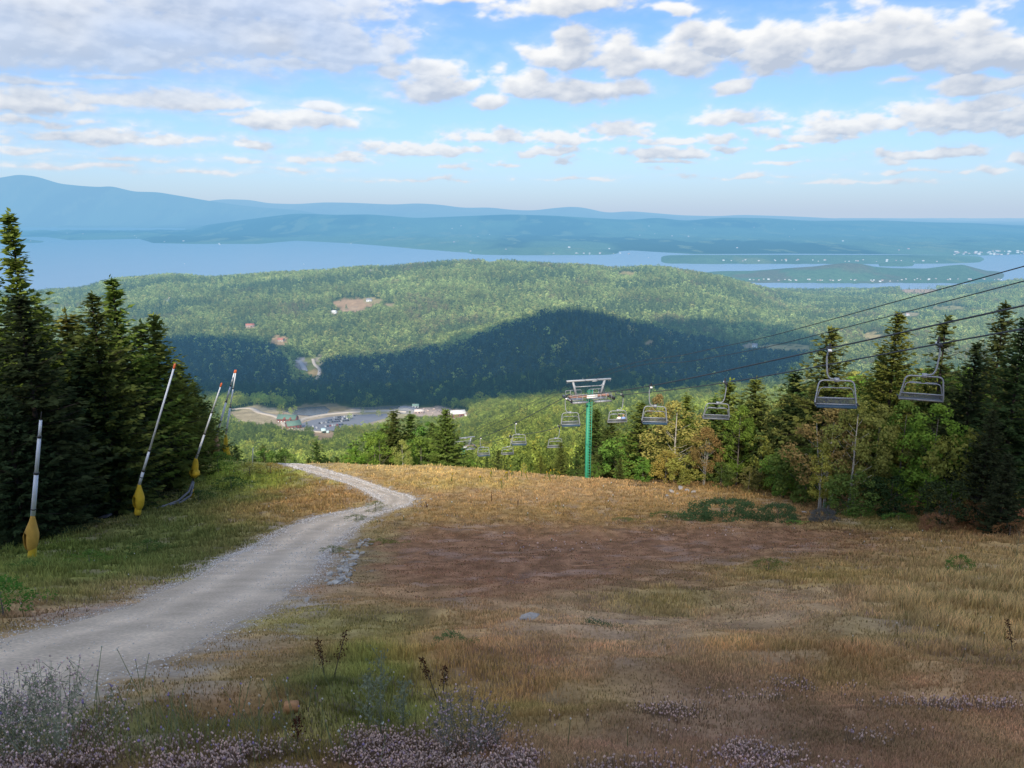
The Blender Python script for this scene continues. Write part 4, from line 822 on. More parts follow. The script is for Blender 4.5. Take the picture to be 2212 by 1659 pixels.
poly = []
for qx, Y in SHP:
    zz = float(gz(qx, Y)); k = (1000 - zz) / SUN.z; poly.append((qx + SUN.x * k, Y + SUN.y * k))
k = 0
ico = bpy.data.meshes.new('t'); import bmesh; bm = bmesh.new(); bmesh.ops.create_icosphere(bm, subdivisions=2, radius=1); iv = np.array([v.co[:] for v in bm.verts]); if_ = np.array([[v.index for v in f.verts] for f in bm.faces]); bm.free()
cv, cf = [], []; g = np.random.default_rng(12); k = 0
def shadow_lumps(poly, step, r0, r1, hz):
    global k
    bx = np.array(poly); gxx, gyy = np.meshgrid(np.arange(bx[:, 0].min(), bx[:, 0].max(), step), np.arange(bx[:, 1].min(), bx[:, 1].max(), step))
    for q in np.stack([gxx.ravel(), gyy.ravel()], -1) + g.uniform(-.25, .25, (gxx.size, 2)) * step:
        if _inside(q, poly):
            r = g.uniform(r0, r1); cv.append(iv * np.array([r, r, hz * g.uniform(.6, 1.5)]) * (1 + g.normal(0, .06, (len(iv), 1))) + np.array([q[0], q[1], 1000 + g.uniform(0, .7) * hz])); cf.append(if_ + k * len(iv)); k += 1
shadow_lumps(poly, 34, 26, 38, 40)
# unseen lumps added and shaped only to keep the meadow in shade
kk = 1000 / SUN.z; MEADOW_SHADE = [(-95, 26), (-60, 26), (-33, 22), (-23, 15), (-15, 3), (5, 7), (20, 17), (37, 30), (55, 48), (95, 64), (95, -70), (-95, -70)]
shadow_lumps([(p[0] + SUN.x * kk, p[1] + SUN.y * kk) for p in MEADOW_SHADE], 9, 8, 10.5, 10)
tag(mesh_obj('cloud', np.concatenate(cv), np.concatenate(cf), plain('shadow cloud white', (.9, .9, .92), 1.0, var=.02), smooth=True), kind='structure')  # out of view: hill cumulus plus the lumps added to shade the meadow
# ------------------------------------------------------------------ grass
M_GRASS = foliage('dry grass', 'col', trans=.35, scale=2.0, var=.35)
_yy = np.exp(np.linspace(math.log(2.6), math.log(118), 500)); _vv = proj(_yy * 0, _yy, gridlook(GZ0, _yy * 0, _yy))[1]
_o = np.maximum.accumulate(-_vv); _iv = np.interp(np.linspace(-1900, -980, 4000), _o, _yy)      # distance for evenly spread rows of the view
def spread(n, seed, vmin=985, vmax=1900, amax=.92):
    g = np.random.default_rng(seed); v = g.uniform(vmin, vmax, n); y = np.interp(-v, np.linspace(-1900, -980, 4000), _iv) * g.uniform(.97, 1.03, n); x = g.uniform(-amax, amax, n) * y
    return x, y, g
def blades(x, y, z, h, w, lean, g, croot, ctip):
    n = len(x); a = g.uniform(0, 6.283, n); la = g.uniform(0, 6.283, n); ll = lean * h * g.random(n)
    b = np.stack([x, y, z], -1); s = np.stack([np.cos(a), np.sin(a), a * 0], -1) * (w * .5)[:, None]
    m = b + np.stack([np.cos(la) * ll * .3, np.sin(la) * ll * .3, h * .55], -1); t = b + np.stack([np.cos(la) * ll, np.sin(la) * ll, h * np.sqrt(np.maximum(1 - (lean * .7) ** 2, .2))], -1)
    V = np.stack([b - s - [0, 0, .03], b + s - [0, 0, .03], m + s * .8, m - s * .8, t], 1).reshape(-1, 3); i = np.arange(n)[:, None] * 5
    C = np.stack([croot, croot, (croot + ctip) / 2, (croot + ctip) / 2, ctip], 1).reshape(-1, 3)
    return V, i + np.array([[0, 1, 2, 3]]), i + np.array([[3, 2, 4]]), C
x, y, g = spread(960000, 71)
rd = gridlook(GRD, x, y); H = gridlook(GH, x, y); Dn = gridlook(GD, x, y); cg = gridlook(GCOL, x, y)
clump = fbm(x * 1.6, y * 1.6, 81, 3); clump2 = fbm(x * .5, y * .4, 83, 3)
keep = (rd > .12) & (g.random(len(x)) < np.clip(Dn * (.25 + 1.5 * sstep(.3, .7, clump)) * (.35 + .65 * sstep(0, 1.2, rd)), 0, 1)) & (y > 2.6)
x, y, H, cg, rd, clump, clump2 = [v[keep] for v in (x, y, H, cg, rd, clump, clump2)]; n = len(x)
H = np.where(H < .2, H * .62, H * .85) * (.55 + .45 * sstep(6, 16, y)); h = H * g.uniform(.45, 1.25, n) * (.25 + 1.5 * clump * fbm(x * .7, y * .5, 89, 3) * 1.3) * (.35 + .65 * sstep(.1, 1.5, rd)) * (1 + .3 * (g.random(n) < .06)); h = np.maximum(h, .03)
dist = np.sqrt(x ** 2 + y ** 2 * 1.15); w = np.maximum(.004, dist * .00115) * g.uniform(.6, 1.3, n)
pink = (sstep(.52, .68, clump2) * (g.random(n) < .2) * (H < .2))[:, None]
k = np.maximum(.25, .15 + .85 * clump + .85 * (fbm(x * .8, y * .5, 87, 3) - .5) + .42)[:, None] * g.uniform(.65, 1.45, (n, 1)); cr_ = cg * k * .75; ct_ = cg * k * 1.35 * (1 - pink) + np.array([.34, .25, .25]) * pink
gr = (g.random(n) < .08)[:, None]; ct_ = np.where(gr, np.array([.11, .14, .04])[None], ct_)
V, F4, F3, C = blades(x, y, gtop(x, y), h, w, .55, g, cr_, ct_)
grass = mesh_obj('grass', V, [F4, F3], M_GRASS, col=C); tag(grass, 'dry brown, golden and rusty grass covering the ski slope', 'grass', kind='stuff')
# seed heads of the taller grass at the right and along the crest
# ------------------------------------------------------------------ pink-grey clover heads and purple knapweed in the foreground
OCT = np.array([[1, 0, 0], [-1, 0, 0], [0, 1, 0], [0, -1, 0], [0, 0, 1], [0, 0, -1]], float); OF = np.array([[0, 2, 4], [2, 1, 4], [1, 3, 4], [3, 0, 4], [2, 0, 5], [1, 2, 5], [3, 1, 5], [0, 3, 5]])
def heads(x, y, z, r, st, g, col, ch, scol, name, label, cat):
    n = len(x); lean = g.normal(0, .25, (n, 2)) * st[:, None]; top = np.stack([x + lean[:, 0], y + lean[:, 1], z + st], -1); base = np.stack([x, y, z - .02], -1)
    hv = top[:, None] + OCT[None] * np.stack([r, r, r * 1.45], -1)[:, None] * g.uniform(.75, 1.25, (n, 6, 1)); hf = (np.arange(n)[:, None, None] * 6 + OF[None]).reshape(-1, 3)
    s = np.array([.0022, 0, 0])[None] * np.maximum(1, y / 3.2)[:, None]; sv = np.stack([base - s, base + s, top + s * .6, top - s * .6], 1).reshape(-1, 3); sf = np.arange(4 * n).reshape(n, 4) + 6 * n
    C = np.concatenate([np.repeat(col, 6, 0) * g.uniform(.75, 1.25, (6 * n, 1)), np.repeat(scol, 4, 0)])
    o = mesh_obj(name, np.concatenate([hv.reshape(-1, 3), sv]), [hf, sf], M_GRASS, col=C); tag(o, label, cat, kind='stuff'); return o
PATCH = [(100, 1690, 260, 90, 1), (500, 1690, 300, 80, 1), (850, 1665, 220, 74, 1.2), (1060, 1670, 150, 74, 1.2), (1500, 1700, 400, 50, .5), (150, 1560, 130, 80, .35), (60, 1600, 130, 60, .5), (1460, 1545, 110, 16, .5), (1640, 1510, 180, 10, .3), (1440, 1590, 60, 12, .5), (1750, 1490, 110, 10, .35), (2050, 1530, 200, 14, .4), (1620, 1640, 120, 20, .6), (1900, 1600, 120, 16, .25), (1250, 1560, 80, 14, .3), (1680, 1480, 60, 8, .3), (1200, 1180, 160, 14, .08), (1500, 1150, 150, 10, .08), (350, 1275, 160, 16, .15), (160, 1325, 150, 12, .12)]
x, y, g = spread(240000, 93, vmin=1100); px, py = proj(x, y, gtop(x, y)); pr = np.zeros(len(x))
for cx, cy, rx, ry, st in PATCH: pr = np.maximum(pr, st * (1 - sstep(.4, 1.15, np.sqrt(((px - cx) / rx) ** 2 + ((py - cy) / ry) ** 2 * .8))))
m = (g.random(len(x)) < pr * 1.0 * sstep(.35, .6, fbm(x * 4, y * 4, 95, 3))) & (gridlook(GRD, x, y) > .3); x, y = x[m], y[m]; n = len(x)
col = np.array([.74, .57, .50])[None] * g.uniform(.6, 1.25, (n, 1)); vi = (g.random(n) < .12)[:, None]; col = np.where(vi, np.array([.56, .42, .50])[None], col)
heads(x, y, gtop(x, y), np.maximum(.0075, y * .00125) * g.uniform(.7, 1.2, n), g.uniform(.02, .11, n), g, col, None, np.tile([.22, .16, .11], (n, 1)), 'clover', 'pinkish grey fluffy clover heads massed along the bottom of the picture', 'clover')
# loose stems with purple and white flowers at the lower left
x, y, g = spread(9000, 97, vmin=1380); px, py = proj(x, y, gtop(x, y)); pr = np.zeros(len(x))
for cx, cy, rx, ry, st in ((420, 1590, 180, 40, 1), (580, 1570, 80, 50, .8), (200, 1570, 120, 60, .5), (720, 1640, 120, 30, .5), (330, 1630, 300, 30, .8)): pr = np.maximum(pr, st * np.exp(-(((px - cx) / rx) ** 2 + ((py - cy) / ry) ** 2)))
m = g.random(len(x)) < pr * .42; x, y = x[m], y[m]; n = len(x); pick = g.random((n, 1)); col = np.where(pick < .55, np.array([.36, .28, .50])[None], np.where(pick < .8, np.array([.5, .42, .3])[None], np.array([.6, .6, .55])[None]))
heads(x, y, gtop(x, y), np.full(n, .0075) * g.uniform(.7, 1.4, n), g.uniform(.12, .42, n), g, col, None, np.tile([.18, .21, .1], (n, 1)), 'wildflowers', 'purple and pale knapweed flowers on thin stems in the lower left grass', 'wildflowers')
x, y, g = spread(30000, 98, vmin=990); px, py = proj(x, y, gtop(x, y)); pr = np.zeros(len(x))
for cx, cy, rx, ry, st in ((1195, 1030, 70, 6, 1.5), (1050, 1035, 70, 10, .4), (1130, 1040, 40, 6, .3)): pr = np.maximum(pr, st * np.exp(-(((px - cx) / rx) ** 2 + ((py - cy) / ry) ** 2)))
m = g.random(len(x)) < pr; x, y = x[m], y[m]; n = len(x)
heads(x, y, gtop(x, y), np.full(n, .09) * g.uniform(.7, 1.2, n), g.uniform(.5, 1.1, n), g, np.tile([.48, .36, .03], (n, 1)), None, np.tile([.12, .15, .04], (n, 1)), 'goldenrod', 'yellow goldenrod in bloom along the crest left of the green tower', 'goldenrod')
x, y, g = spread(2600, 99, vmin=1000); px, py = proj(x, y, gtop(x, y)); pr = np.zeros(len(x))
for cx, cy, rx, ry in ((880, 1090, 700, 90), (380, 1180, 60, 30), (300, 1210, 300, 60), (1790, 1150, 90, 30), (2060, 1300, 120, 120), (1900, 1150, 80, 40), (60, 1320, 60, 30), (900, 1590, 300, 60)): pr = np.maximum(pr, .28 * np.exp(-(((px - cx) / rx) ** 2 + ((py - cy) / ry) ** 2)))
m = (g.random(len(x)) < pr) & (gridlook(GRD, x, y) > .5); x, y = x[m], y[m]; n = len(x)
heads(x, y, gtop(x, y), np.maximum(.007, y * .0009), g.uniform(.1, .3, n), g, np.tile([.7, .7, .66], (n, 1)), None, np.tile([.1, .12, .05], (n, 1)), 'daisies', 'scattered small white daisies in the slope grass', 'daisies')
# ------------------------------------------------------------------ stones
M_STONE = plain('grey stone', (.26, .26, .265), .95, var=.3, scale=5, objcol=True, bump=.6); M_GRAVEL = foliage('loose gravel', 'col', trans=0, scale=3)
def rock_mesh(seed, sub=2, flat=.6):
    g = np.random.default_rng(seed); bm = bmesh.new(); bmesh.ops.create_icosphere(bm, subdivisions=sub, radius=1); v = np.array([q.co[:] for q in bm.verts]); f = np.array([[q.index for q in h.verts] for h in bm.faces]); bm.free()
    for _ in range(12):                                       # knock flats off a ball
        d = unit(g.normal(0, 1, 3)); c = g.uniform(.32, .72); s = v @ d; v = v - d[None] * np.maximum(s - c, 0)[:, None] * .92
    v = v * np.array([1.15, .85, flat]) + g.normal(0, .02, v.shape); return v, f
ROCKS = [rock_mesh(i) for i in range(5)]; _rm = []
for i, (v, f) in enumerate(ROCKS):
    o = mesh_obj('rock', v, f, M_STONE); _rm.append(o.data); bpy.data.objects.remove(o)
def rock(x, y, r, color, label, group=None, sink=.3, sc=(1, 1, 1), z=None):
    o = bpy.data.objects.new('rock', random.choice(_rm)); COL.objects.link(o); z = float(gtop(x, y)) if z is None else z
    o.location = (x, y, z + r * (.55 - sink)); o.rotation_euler = (random.uniform(-.3, .3), random.uniform(-.3, .3), random.uniform(0, 6.28)); o.scale = (r * sc[0], r * sc[1], r * sc[2]); o.color = (*color, 1); return tag(o, label, 'rock', group)
dl = [(792, 1168), (778, 1185), (762, 1205), (752, 1225), (742, 1245), (730, 1262)]
for i in range(95):
    t = random.random() ** .8 * (len(dl) - 1); j = int(min(t, len(dl) - 2)); f = t - j; px = dl[j][0] * (1 - f) + dl[j + 1][0] * f + random.gauss(0, 10); py = dl[j][1] * (1 - f) + dl[j + 1][1] * f + random.gauss(0, 5)
    p = hit(px, py, y1=110); k = random.uniform(.7, 1.25); rock(p.x, p.y, random.uniform(.07, .2) * (p.y / 34) ** .5, (.43 * k, .41 * k, .37 * k), 'grey broken stone in the drainage ditch beside the gravel road', 'stones in the roadside ditch', .2)
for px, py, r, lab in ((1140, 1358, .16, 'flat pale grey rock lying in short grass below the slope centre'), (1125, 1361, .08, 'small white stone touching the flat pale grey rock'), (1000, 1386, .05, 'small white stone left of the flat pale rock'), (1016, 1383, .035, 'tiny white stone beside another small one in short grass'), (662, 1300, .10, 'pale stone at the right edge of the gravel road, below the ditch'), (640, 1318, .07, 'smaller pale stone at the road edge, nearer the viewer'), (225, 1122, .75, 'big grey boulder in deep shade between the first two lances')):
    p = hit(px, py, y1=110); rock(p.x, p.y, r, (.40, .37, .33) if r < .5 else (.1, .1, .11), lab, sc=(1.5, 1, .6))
for i, (px, py, r) in enumerate(((1452, 1062, .34), (1470, 1056, .45), (1482, 1060, .4), (1463, 1066, .28), (1440, 1068, .24), (1496, 1065, .36), (1735, 1108, .25))):
    p = hit(px, py + 4, y1=112); rock(p.x, p.y, r, (.42, .39, .36), 'pale pinkish rock in the pile at the foot of the right trees' if i < 6 else 'single pale rock beside the lime green plant', 'rock pile at the right tree line' if i < 6 else None, 0)
for px, py in ((880, 1092), (905, 1084), (870, 1070), (846, 1064), (890, 1064), (900, 1072), (925, 1080), (860, 1078), (915, 1090), (838, 1055)):
    p = hit(px + random.uniform(-8, 8), py, y1=110); rock(p.x, p.y, random.uniform(.08, .2), (.45, .41, .36), 'pale stone on the bank at the outer side of the road bend', 'stones at the road bend', .2)
o = None
p = hit(630, 1536, y1=30); b = MB().box((0, 0, 0), (.12, .08, .07), bev=.012, taper=.9); o = b.build('brick', plain('weathered brick', (.40, .21, .09), .9, var=.4, scale=30)); o.location = (p.x, p.y, float(gtop(p.x, p.y)) + .05); o.rotation_euler = (.1, .15, .35); tag(o, 'orange tan brick lying in the grass at the lower left', 'brick')
g = np.random.default_rng(17); t = g.random(26000) ** 1.0; i = (t * (NR - 60)).astype(int); side = g.random(26000); q = np.where(g.random(26000) < .62, np.where(side < .5, g.normal(.02, .05, 26000), g.normal(.97, .06, 26000)), g.random(26000))
c = eL[i] * (1 - q)[:, None] + eR[i] * q[:, None] + g.normal(0, .12, (26000, 2)); okk = c[:, 1] > 2.6; c = c[okk]; n = len(c); r = np.maximum(.010, c[:, 1] * .0007) * g.uniform(.4, 1.6, n)
zz = np.maximum(gtop(c[:, 0], c[:, 1]), gridlook(GZ0, c[:, 0], c[:, 1]) * (gridlook(GRD, c[:, 0], c[:, 1]) < -.1) + -999 * (gridlook(GRD, c[:, 0], c[:, 1]) >= -.1)) + .03
V = np.stack([c[:, 0], c[:, 1], zz], -1)[:, None] + OCT[None] * np.stack([r, r, r * .6], -1)[:, None] * g.uniform(.5, 1.3, (n, 6, 1)); Fg = (np.arange(n)[:, None, None] * 6 + OF[None]).reshape(-1, 3)
o = mesh_obj('gravel', V.reshape(-1, 3), Fg, M_GRAVEL, col=np.repeat(np.array([.58, .55, .52])[None] * g.uniform(.55, 1.6, (n, 1)), 6, 0)); tag(o, 'loose grey gravel along the edges of the dirt road', 'gravel', kind='stuff')
# ------------------------------------------------------------------ shrubs and single weeds
def shrub(px, py, w, h, color, label, deep=1.0, group=None, key='bush'):
    p = hit(px, py, y1=112); o = copy_thing(PROTO[key], (p.x, p.y, float(gz(p.x, p.y)) - .05), label, group, random.uniform(0, 6.28), 1, [v * 1.5 for v in color]); o.rotation_euler.z = 0
    o.scale = (w / 3.8, w / 3.8 * deep, h / 3.0) if key == 'bush' else (w / 6.8, w / 6.8 * deep, h / 1.5); o['category'] = 'shrub'; o.name = 'shrub'; return o
shrub(1560, 1122, 7.0, 1.5, (.06, .105, .045), 'long low dark green juniper bush in front of the right tree line', .5, key='juniper'); shrub(1680, 1124, 4.0, 1.2, (.06, .105, .045), 'shorter dark green bush joined to the right end of the long juniper', .7, key='juniper'); shrub(1780, 1126, 2.6, .9, (.10, .105, .10), 'small grey blue bush right of the dark junipers', .8, key='juniper')
shrub(1718, 1131, 1.7, .28, (.14, .24, .05), 'lime green low plant in front of the junipers', .6); shrub(1440, 1120, 3.2, .6, (.06, .10, .03), 'low green clump left of the long juniper', .5); shrub(1350, 1128, 2.4, .4, (.09, .12, .04), 'faint low green clump farthest left of the junipers', .5)
shrub(2110, 1140, 4.6, 1.7, (.20, .115, .05), 'red brown bush at the right under the dark spruces', .9, key='juniper'); shrub(2030, 1145, 3.4, 1.0, (.19, .11, .055), 'lower red brown bush left of the bigger red brown one', .8, key='juniper'); shrub(2180, 1160, 2.6, 1.0, (.17, .09, .04), 'rusty bush at the right edge beside the big red brown bush', .6)
shrub(1860, 1120, 2.6, .9, (.08, .16, .03), 'bright green leafy plants at the shaded foot of the white trunked birch', .6); shrub(1940, 1130, 3.0, .8, (.08, .15, .03), 'bright green weeds left of the red brown bushes', .5); shrub(1805, 1110, 2.6, 1.3, (.05, .12, .04), 'blue green leafy bush behind the grey blue bush', .6)
shrub(2070, 1245, .9, .75, (.07, .14, .03), 'green sapling in the tall grass at the right'); shrub(1660, 1233, 1.3, .5, (.12, .14, .04), 'yellowish green weed clump in the middle of the slope', .7)
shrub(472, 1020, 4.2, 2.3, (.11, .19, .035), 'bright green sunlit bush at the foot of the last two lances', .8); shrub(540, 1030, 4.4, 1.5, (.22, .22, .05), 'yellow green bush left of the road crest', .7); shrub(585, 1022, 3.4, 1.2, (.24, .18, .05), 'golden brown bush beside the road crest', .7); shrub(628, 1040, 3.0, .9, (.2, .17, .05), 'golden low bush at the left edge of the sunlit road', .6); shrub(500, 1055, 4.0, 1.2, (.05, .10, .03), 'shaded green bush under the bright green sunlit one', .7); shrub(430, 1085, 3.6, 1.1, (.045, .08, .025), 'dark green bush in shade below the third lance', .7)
shrub(8, 1330, 1.3, .8, (.07, .16, .03), 'bright green weed clump at the left edge by the road', .8); shrub(195, 1225, 1.9, .7, (.08, .14, .03), 'green weed clump on the left bank between the first and second lance', .7); shrub(60, 1240, 1.6, .5, (.07, .12, .03), 'green weeds below the first lance', .7); shrub(320, 1195, 2.2, .8, (.05, .09, .025), 'dark weeds on the left bank under the second lance', .7)
shrub(830, 1178, 2.2, .35, (.10, .11, .03), 'low dark green cushion plant right of the stony ditch', .6); shrub(812, 1105, 1.8, .9, (.17, .18, .10), 'pale grey green weed at the inside of the road bend', .7); shrub(770, 1125, 2.0, .5, (.13, .15, .07), 'green weeds on the road shoulder at the bend', .6); shrub(720, 1195, 1.5, .4, (.12, .14, .06), 'weeds between the road and the stony ditch', .7)
for px, py, hgt in ((1400, 1450, 0), (1390, 1448, 0)): pass
shrub(1290, 1370, .6, .25, (.07, .10, .05), 'small dark green tuft on the short grass at centre'); shrub(975, 1405, .5, .28, (.07, .11, .04), 'green tuft near the two small white stones')
# a tall pale weed and dark dock stalks
M_WEED = foliage('pale weed', 'fixed', (.22, .25, .16), trans=.2); M_DOCK = foliage('brown dock seed', 'fixed', (.075, .032, .02), trans=0); M_STEM = plain('dry stem', (.13, .11, .06), .9)
def weed(px, py, hgt, seed, label):
    g = random.Random(seed); p = hit(px, py, y1=30); r = thing('weed', (p.x, p.y, float(gtop(p.x, p.y))), label, 'weed'); st = MB(); lf = []
    st.tube([(0, 0, -.03), (.01, .01, hgt * .5), (.03, 0, hgt * .95)], [.006, .005, .002], 5)
    def leaves(a, b, n, s):
        for i in range(n):
            t = (i + .5) / n; c = Vector(a).lerp(Vector(b), t); lf.append((c + Vector((g.gauss(0, .012), g.gauss(0, .012), 0)), s * g.uniform(.6, 1.2)))
    leaves((0, 0, .04), (.03, 0, hgt), 26, .035)
    for i in range(17):
        t = .18 + .75 * i / 17; a = g.uniform(0, 6.28); ln = hgt * .42 * (1.1 - t * .75); q = Vector((.02 * t, 0, hgt * t)); e = q + Vector((math.cos(a) * ln * .6, math.sin(a) * ln * .6, ln * .62)); st.tube([q, q.lerp(e, .5) - Vector((0, 0, ln * .06)), e], [.003, .002, .001], 4); leaves(q, e, 13, .028)
    st.build('stem', M_WEED, r); C = np.array([c[:] for c, _ in lf]); L = np.array([s for _, s in lf]); rg = np.random.default_rng(seed); d = unit(rg.normal(0, 1, C.shape) + [0, 0, .9]); V, Fq = quads(C, d, unit(np.cross(d, rg.normal(0, 1, C.shape))), L, L * .4); mesh_obj('leaves', V, Fq, M_WEED, r); return r
weed(822, 1592, .72, 3, 'tall pale grey green branching weed standing in the grass at bottom centre'); weed(795, 1560, .5, 5, 'shorter pale weed leaning left of the tall branching weed'); weed(870, 1575, .45, 8, 'shorter pale weed right of the tall branching weed')
weed(2206, 1128, 1.6, 9, 'pale spiky weed at the right edge beside the red brown bush')
M_WISP = foliage('wispy stems', 'col', trans=.1)
def wispy(px, py, w, h, n, seed, scol, hcol, label):
    g = np.random.default_rng(seed); p = hit(px, py, y1=40); r = thing('weed', (p.x, p.y, float(gtop(p.x, p.y))), label, 'weed'); A = []; B = []
    for i in range(n):
        a = g.uniform(0, 6.28); q = w * .5 * math.sqrt(g.random()); b0 = np.array([math.cos(a) * q * .45, math.sin(a) * q * .45, -.02]); e = np.array([math.cos(a) * q, math.sin(a) * q, h * g.uniform(.55, 1.0) * (1 - .35 * (q / (w * .5)) ** 2)]); A.append(b0); B.append(e)
        for k in range(6):
            t = g.uniform(.35, .95); c = b0 + (e - b0) * t; d = g.normal(0, 1, 3) * np.array([.5, .5, .35]) + np.array([0, 0, .5]); A.append(c); B.append(c + d * h * .17 * (1.2 - t * .6))
    A = np.array(A); B = np.array(B); d = unit(B - A); sd = unit(np.cross(d, g.normal(0, 1, d.shape))) * .0022; V = np.stack([A - sd, A + sd, B + sd * .5, B - sd * .5], 1).reshape(-1, 3); m = len(A)
    mesh_obj('stem', V, np.arange(4 * m).reshape(m, 4), M_WISP, r, col=np.repeat(np.array(scol)[None] * g.uniform(.6, 1.4, (m, 1)), 4, 0))
    rr = .0062 * g.uniform(.6, 1.4, m); hv = B[:, None] + OCT[None] * np.stack([rr, rr, rr * 1.3], -1)[:, None]; hf = (np.arange(m)[:, None, None] * 6 + OF[None]).reshape(-1, 3); q_ = mesh_obj('flower_head', hv.reshape(-1, 3), hf, M_WISP, r, col=np.repeat(np.array(hcol)[None] * g.uniform(.6, 1.5, (m, 1)), 6, 0)); q_['kind'] = 'stuff'
    L = g.uniform(.02, .05, m * 2); c = np.repeat(A, 2, 0) + g.normal(0, .012, (2 * m, 3)); c = c[c[:, 2] < h * .7]; L = L[:len(c)]; dd = unit(g.normal(0, 1, c.shape) + [0, 0, .6]); V, Fq = quads(c, dd, unit(np.cross(dd, g.normal(0, 1, c.shape))), L, L * .25); mesh_obj('leaves', V, Fq, M_WISP, r, col=np.repeat(np.array(scol)[None] * g.uniform(.6, 1.3, (len(c), 1)), 4, 0))
wispy(105, 1625, 1.0, .6, 95, 1, (.26, .28, .19), (.60, .46, .44), 'bushy knapweed with pinkish seed heads in the lower left corner'); wispy(5, 1610, .7, .5, 80, 2, (.26, .28, .19), (.60, .48, .5), 'second bushy knapweed cut by the left edge of the picture'); wispy(1010, 1610, .6, .58, 42, 3, (.2, .19, .15), (.5, .38, .38), 'dark wispy weed near the bottom centre')

def dock(px, py, hgt, lean, seed, label):
    g = random.Random(seed); p = hit(px, py, y1=60); r = thing('dock_stalk', (p.x, p.y, float(gtop(p.x, p.y))), label, 'dried plant'); st = MB(); top = Vector((lean * hgt, 0, hgt)); st.tube([(0, 0, -.03), top * .5, top], [.006, .005, .003], 5); st.build('stem', M_STEM, r)
    C = []
    for i in range(110):
        t = g.uniform(.45, 1.0); w = .026 * (1.15 - t) + .008; C.append((top * t + Vector((g.gauss(0, w), g.gauss(0, w), g.gauss(0, .01))))[:])
    C = np.array(C) * 1.0; rg = np.random.default_rng(seed); d = unit(rg.normal(0, 1, C.shape)); L = np.full(len(C), .016 + .0008 * p.y); V, Fq = quads(C, d, unit(np.cross(d, rg.normal(0, 1, C.shape))), L, L * .7); mesh_obj('seed_head', V, Fq, M_DOCK, r)
dock(704, 1478, .44, -.12, 1, 'dark brown dried dock stalk, left of the leaning pair at lower centre'); dock(718, 1480, .5, .3, 2, 'dark brown dried dock stalk leaning right at lower centre'); dock(945, 1482, .42, -.35, 3, 'dark brown dock stalk leaning left in the golden grass'); dock(955, 1484, .34, .1, 4, 'short dark dock stalk beside the one leaning left'); dock(642, 1610, .25, .05, 5, 'small brown dock plant near the bottom edge'); dock(2195, 1400, .55, -.3, 6, 'dark dock stalk in the tall grass at the right edge')
dock(1061, 1088, 1.6, .02, 7, 'tall dark mullein stalk standing alone in the upper meadow'); dock(1118, 1090, .9, .05, 8, 'shorter dark stalk right of the tall mullein stalk'); dock(925, 1108, .8, -.2, 9, 'short dark stalk near the road bend')
for p in PROTO.values():
    for ch in list(p.children): bpy.data.objects.remove(ch)
    bpy.data.objects.remove(p)
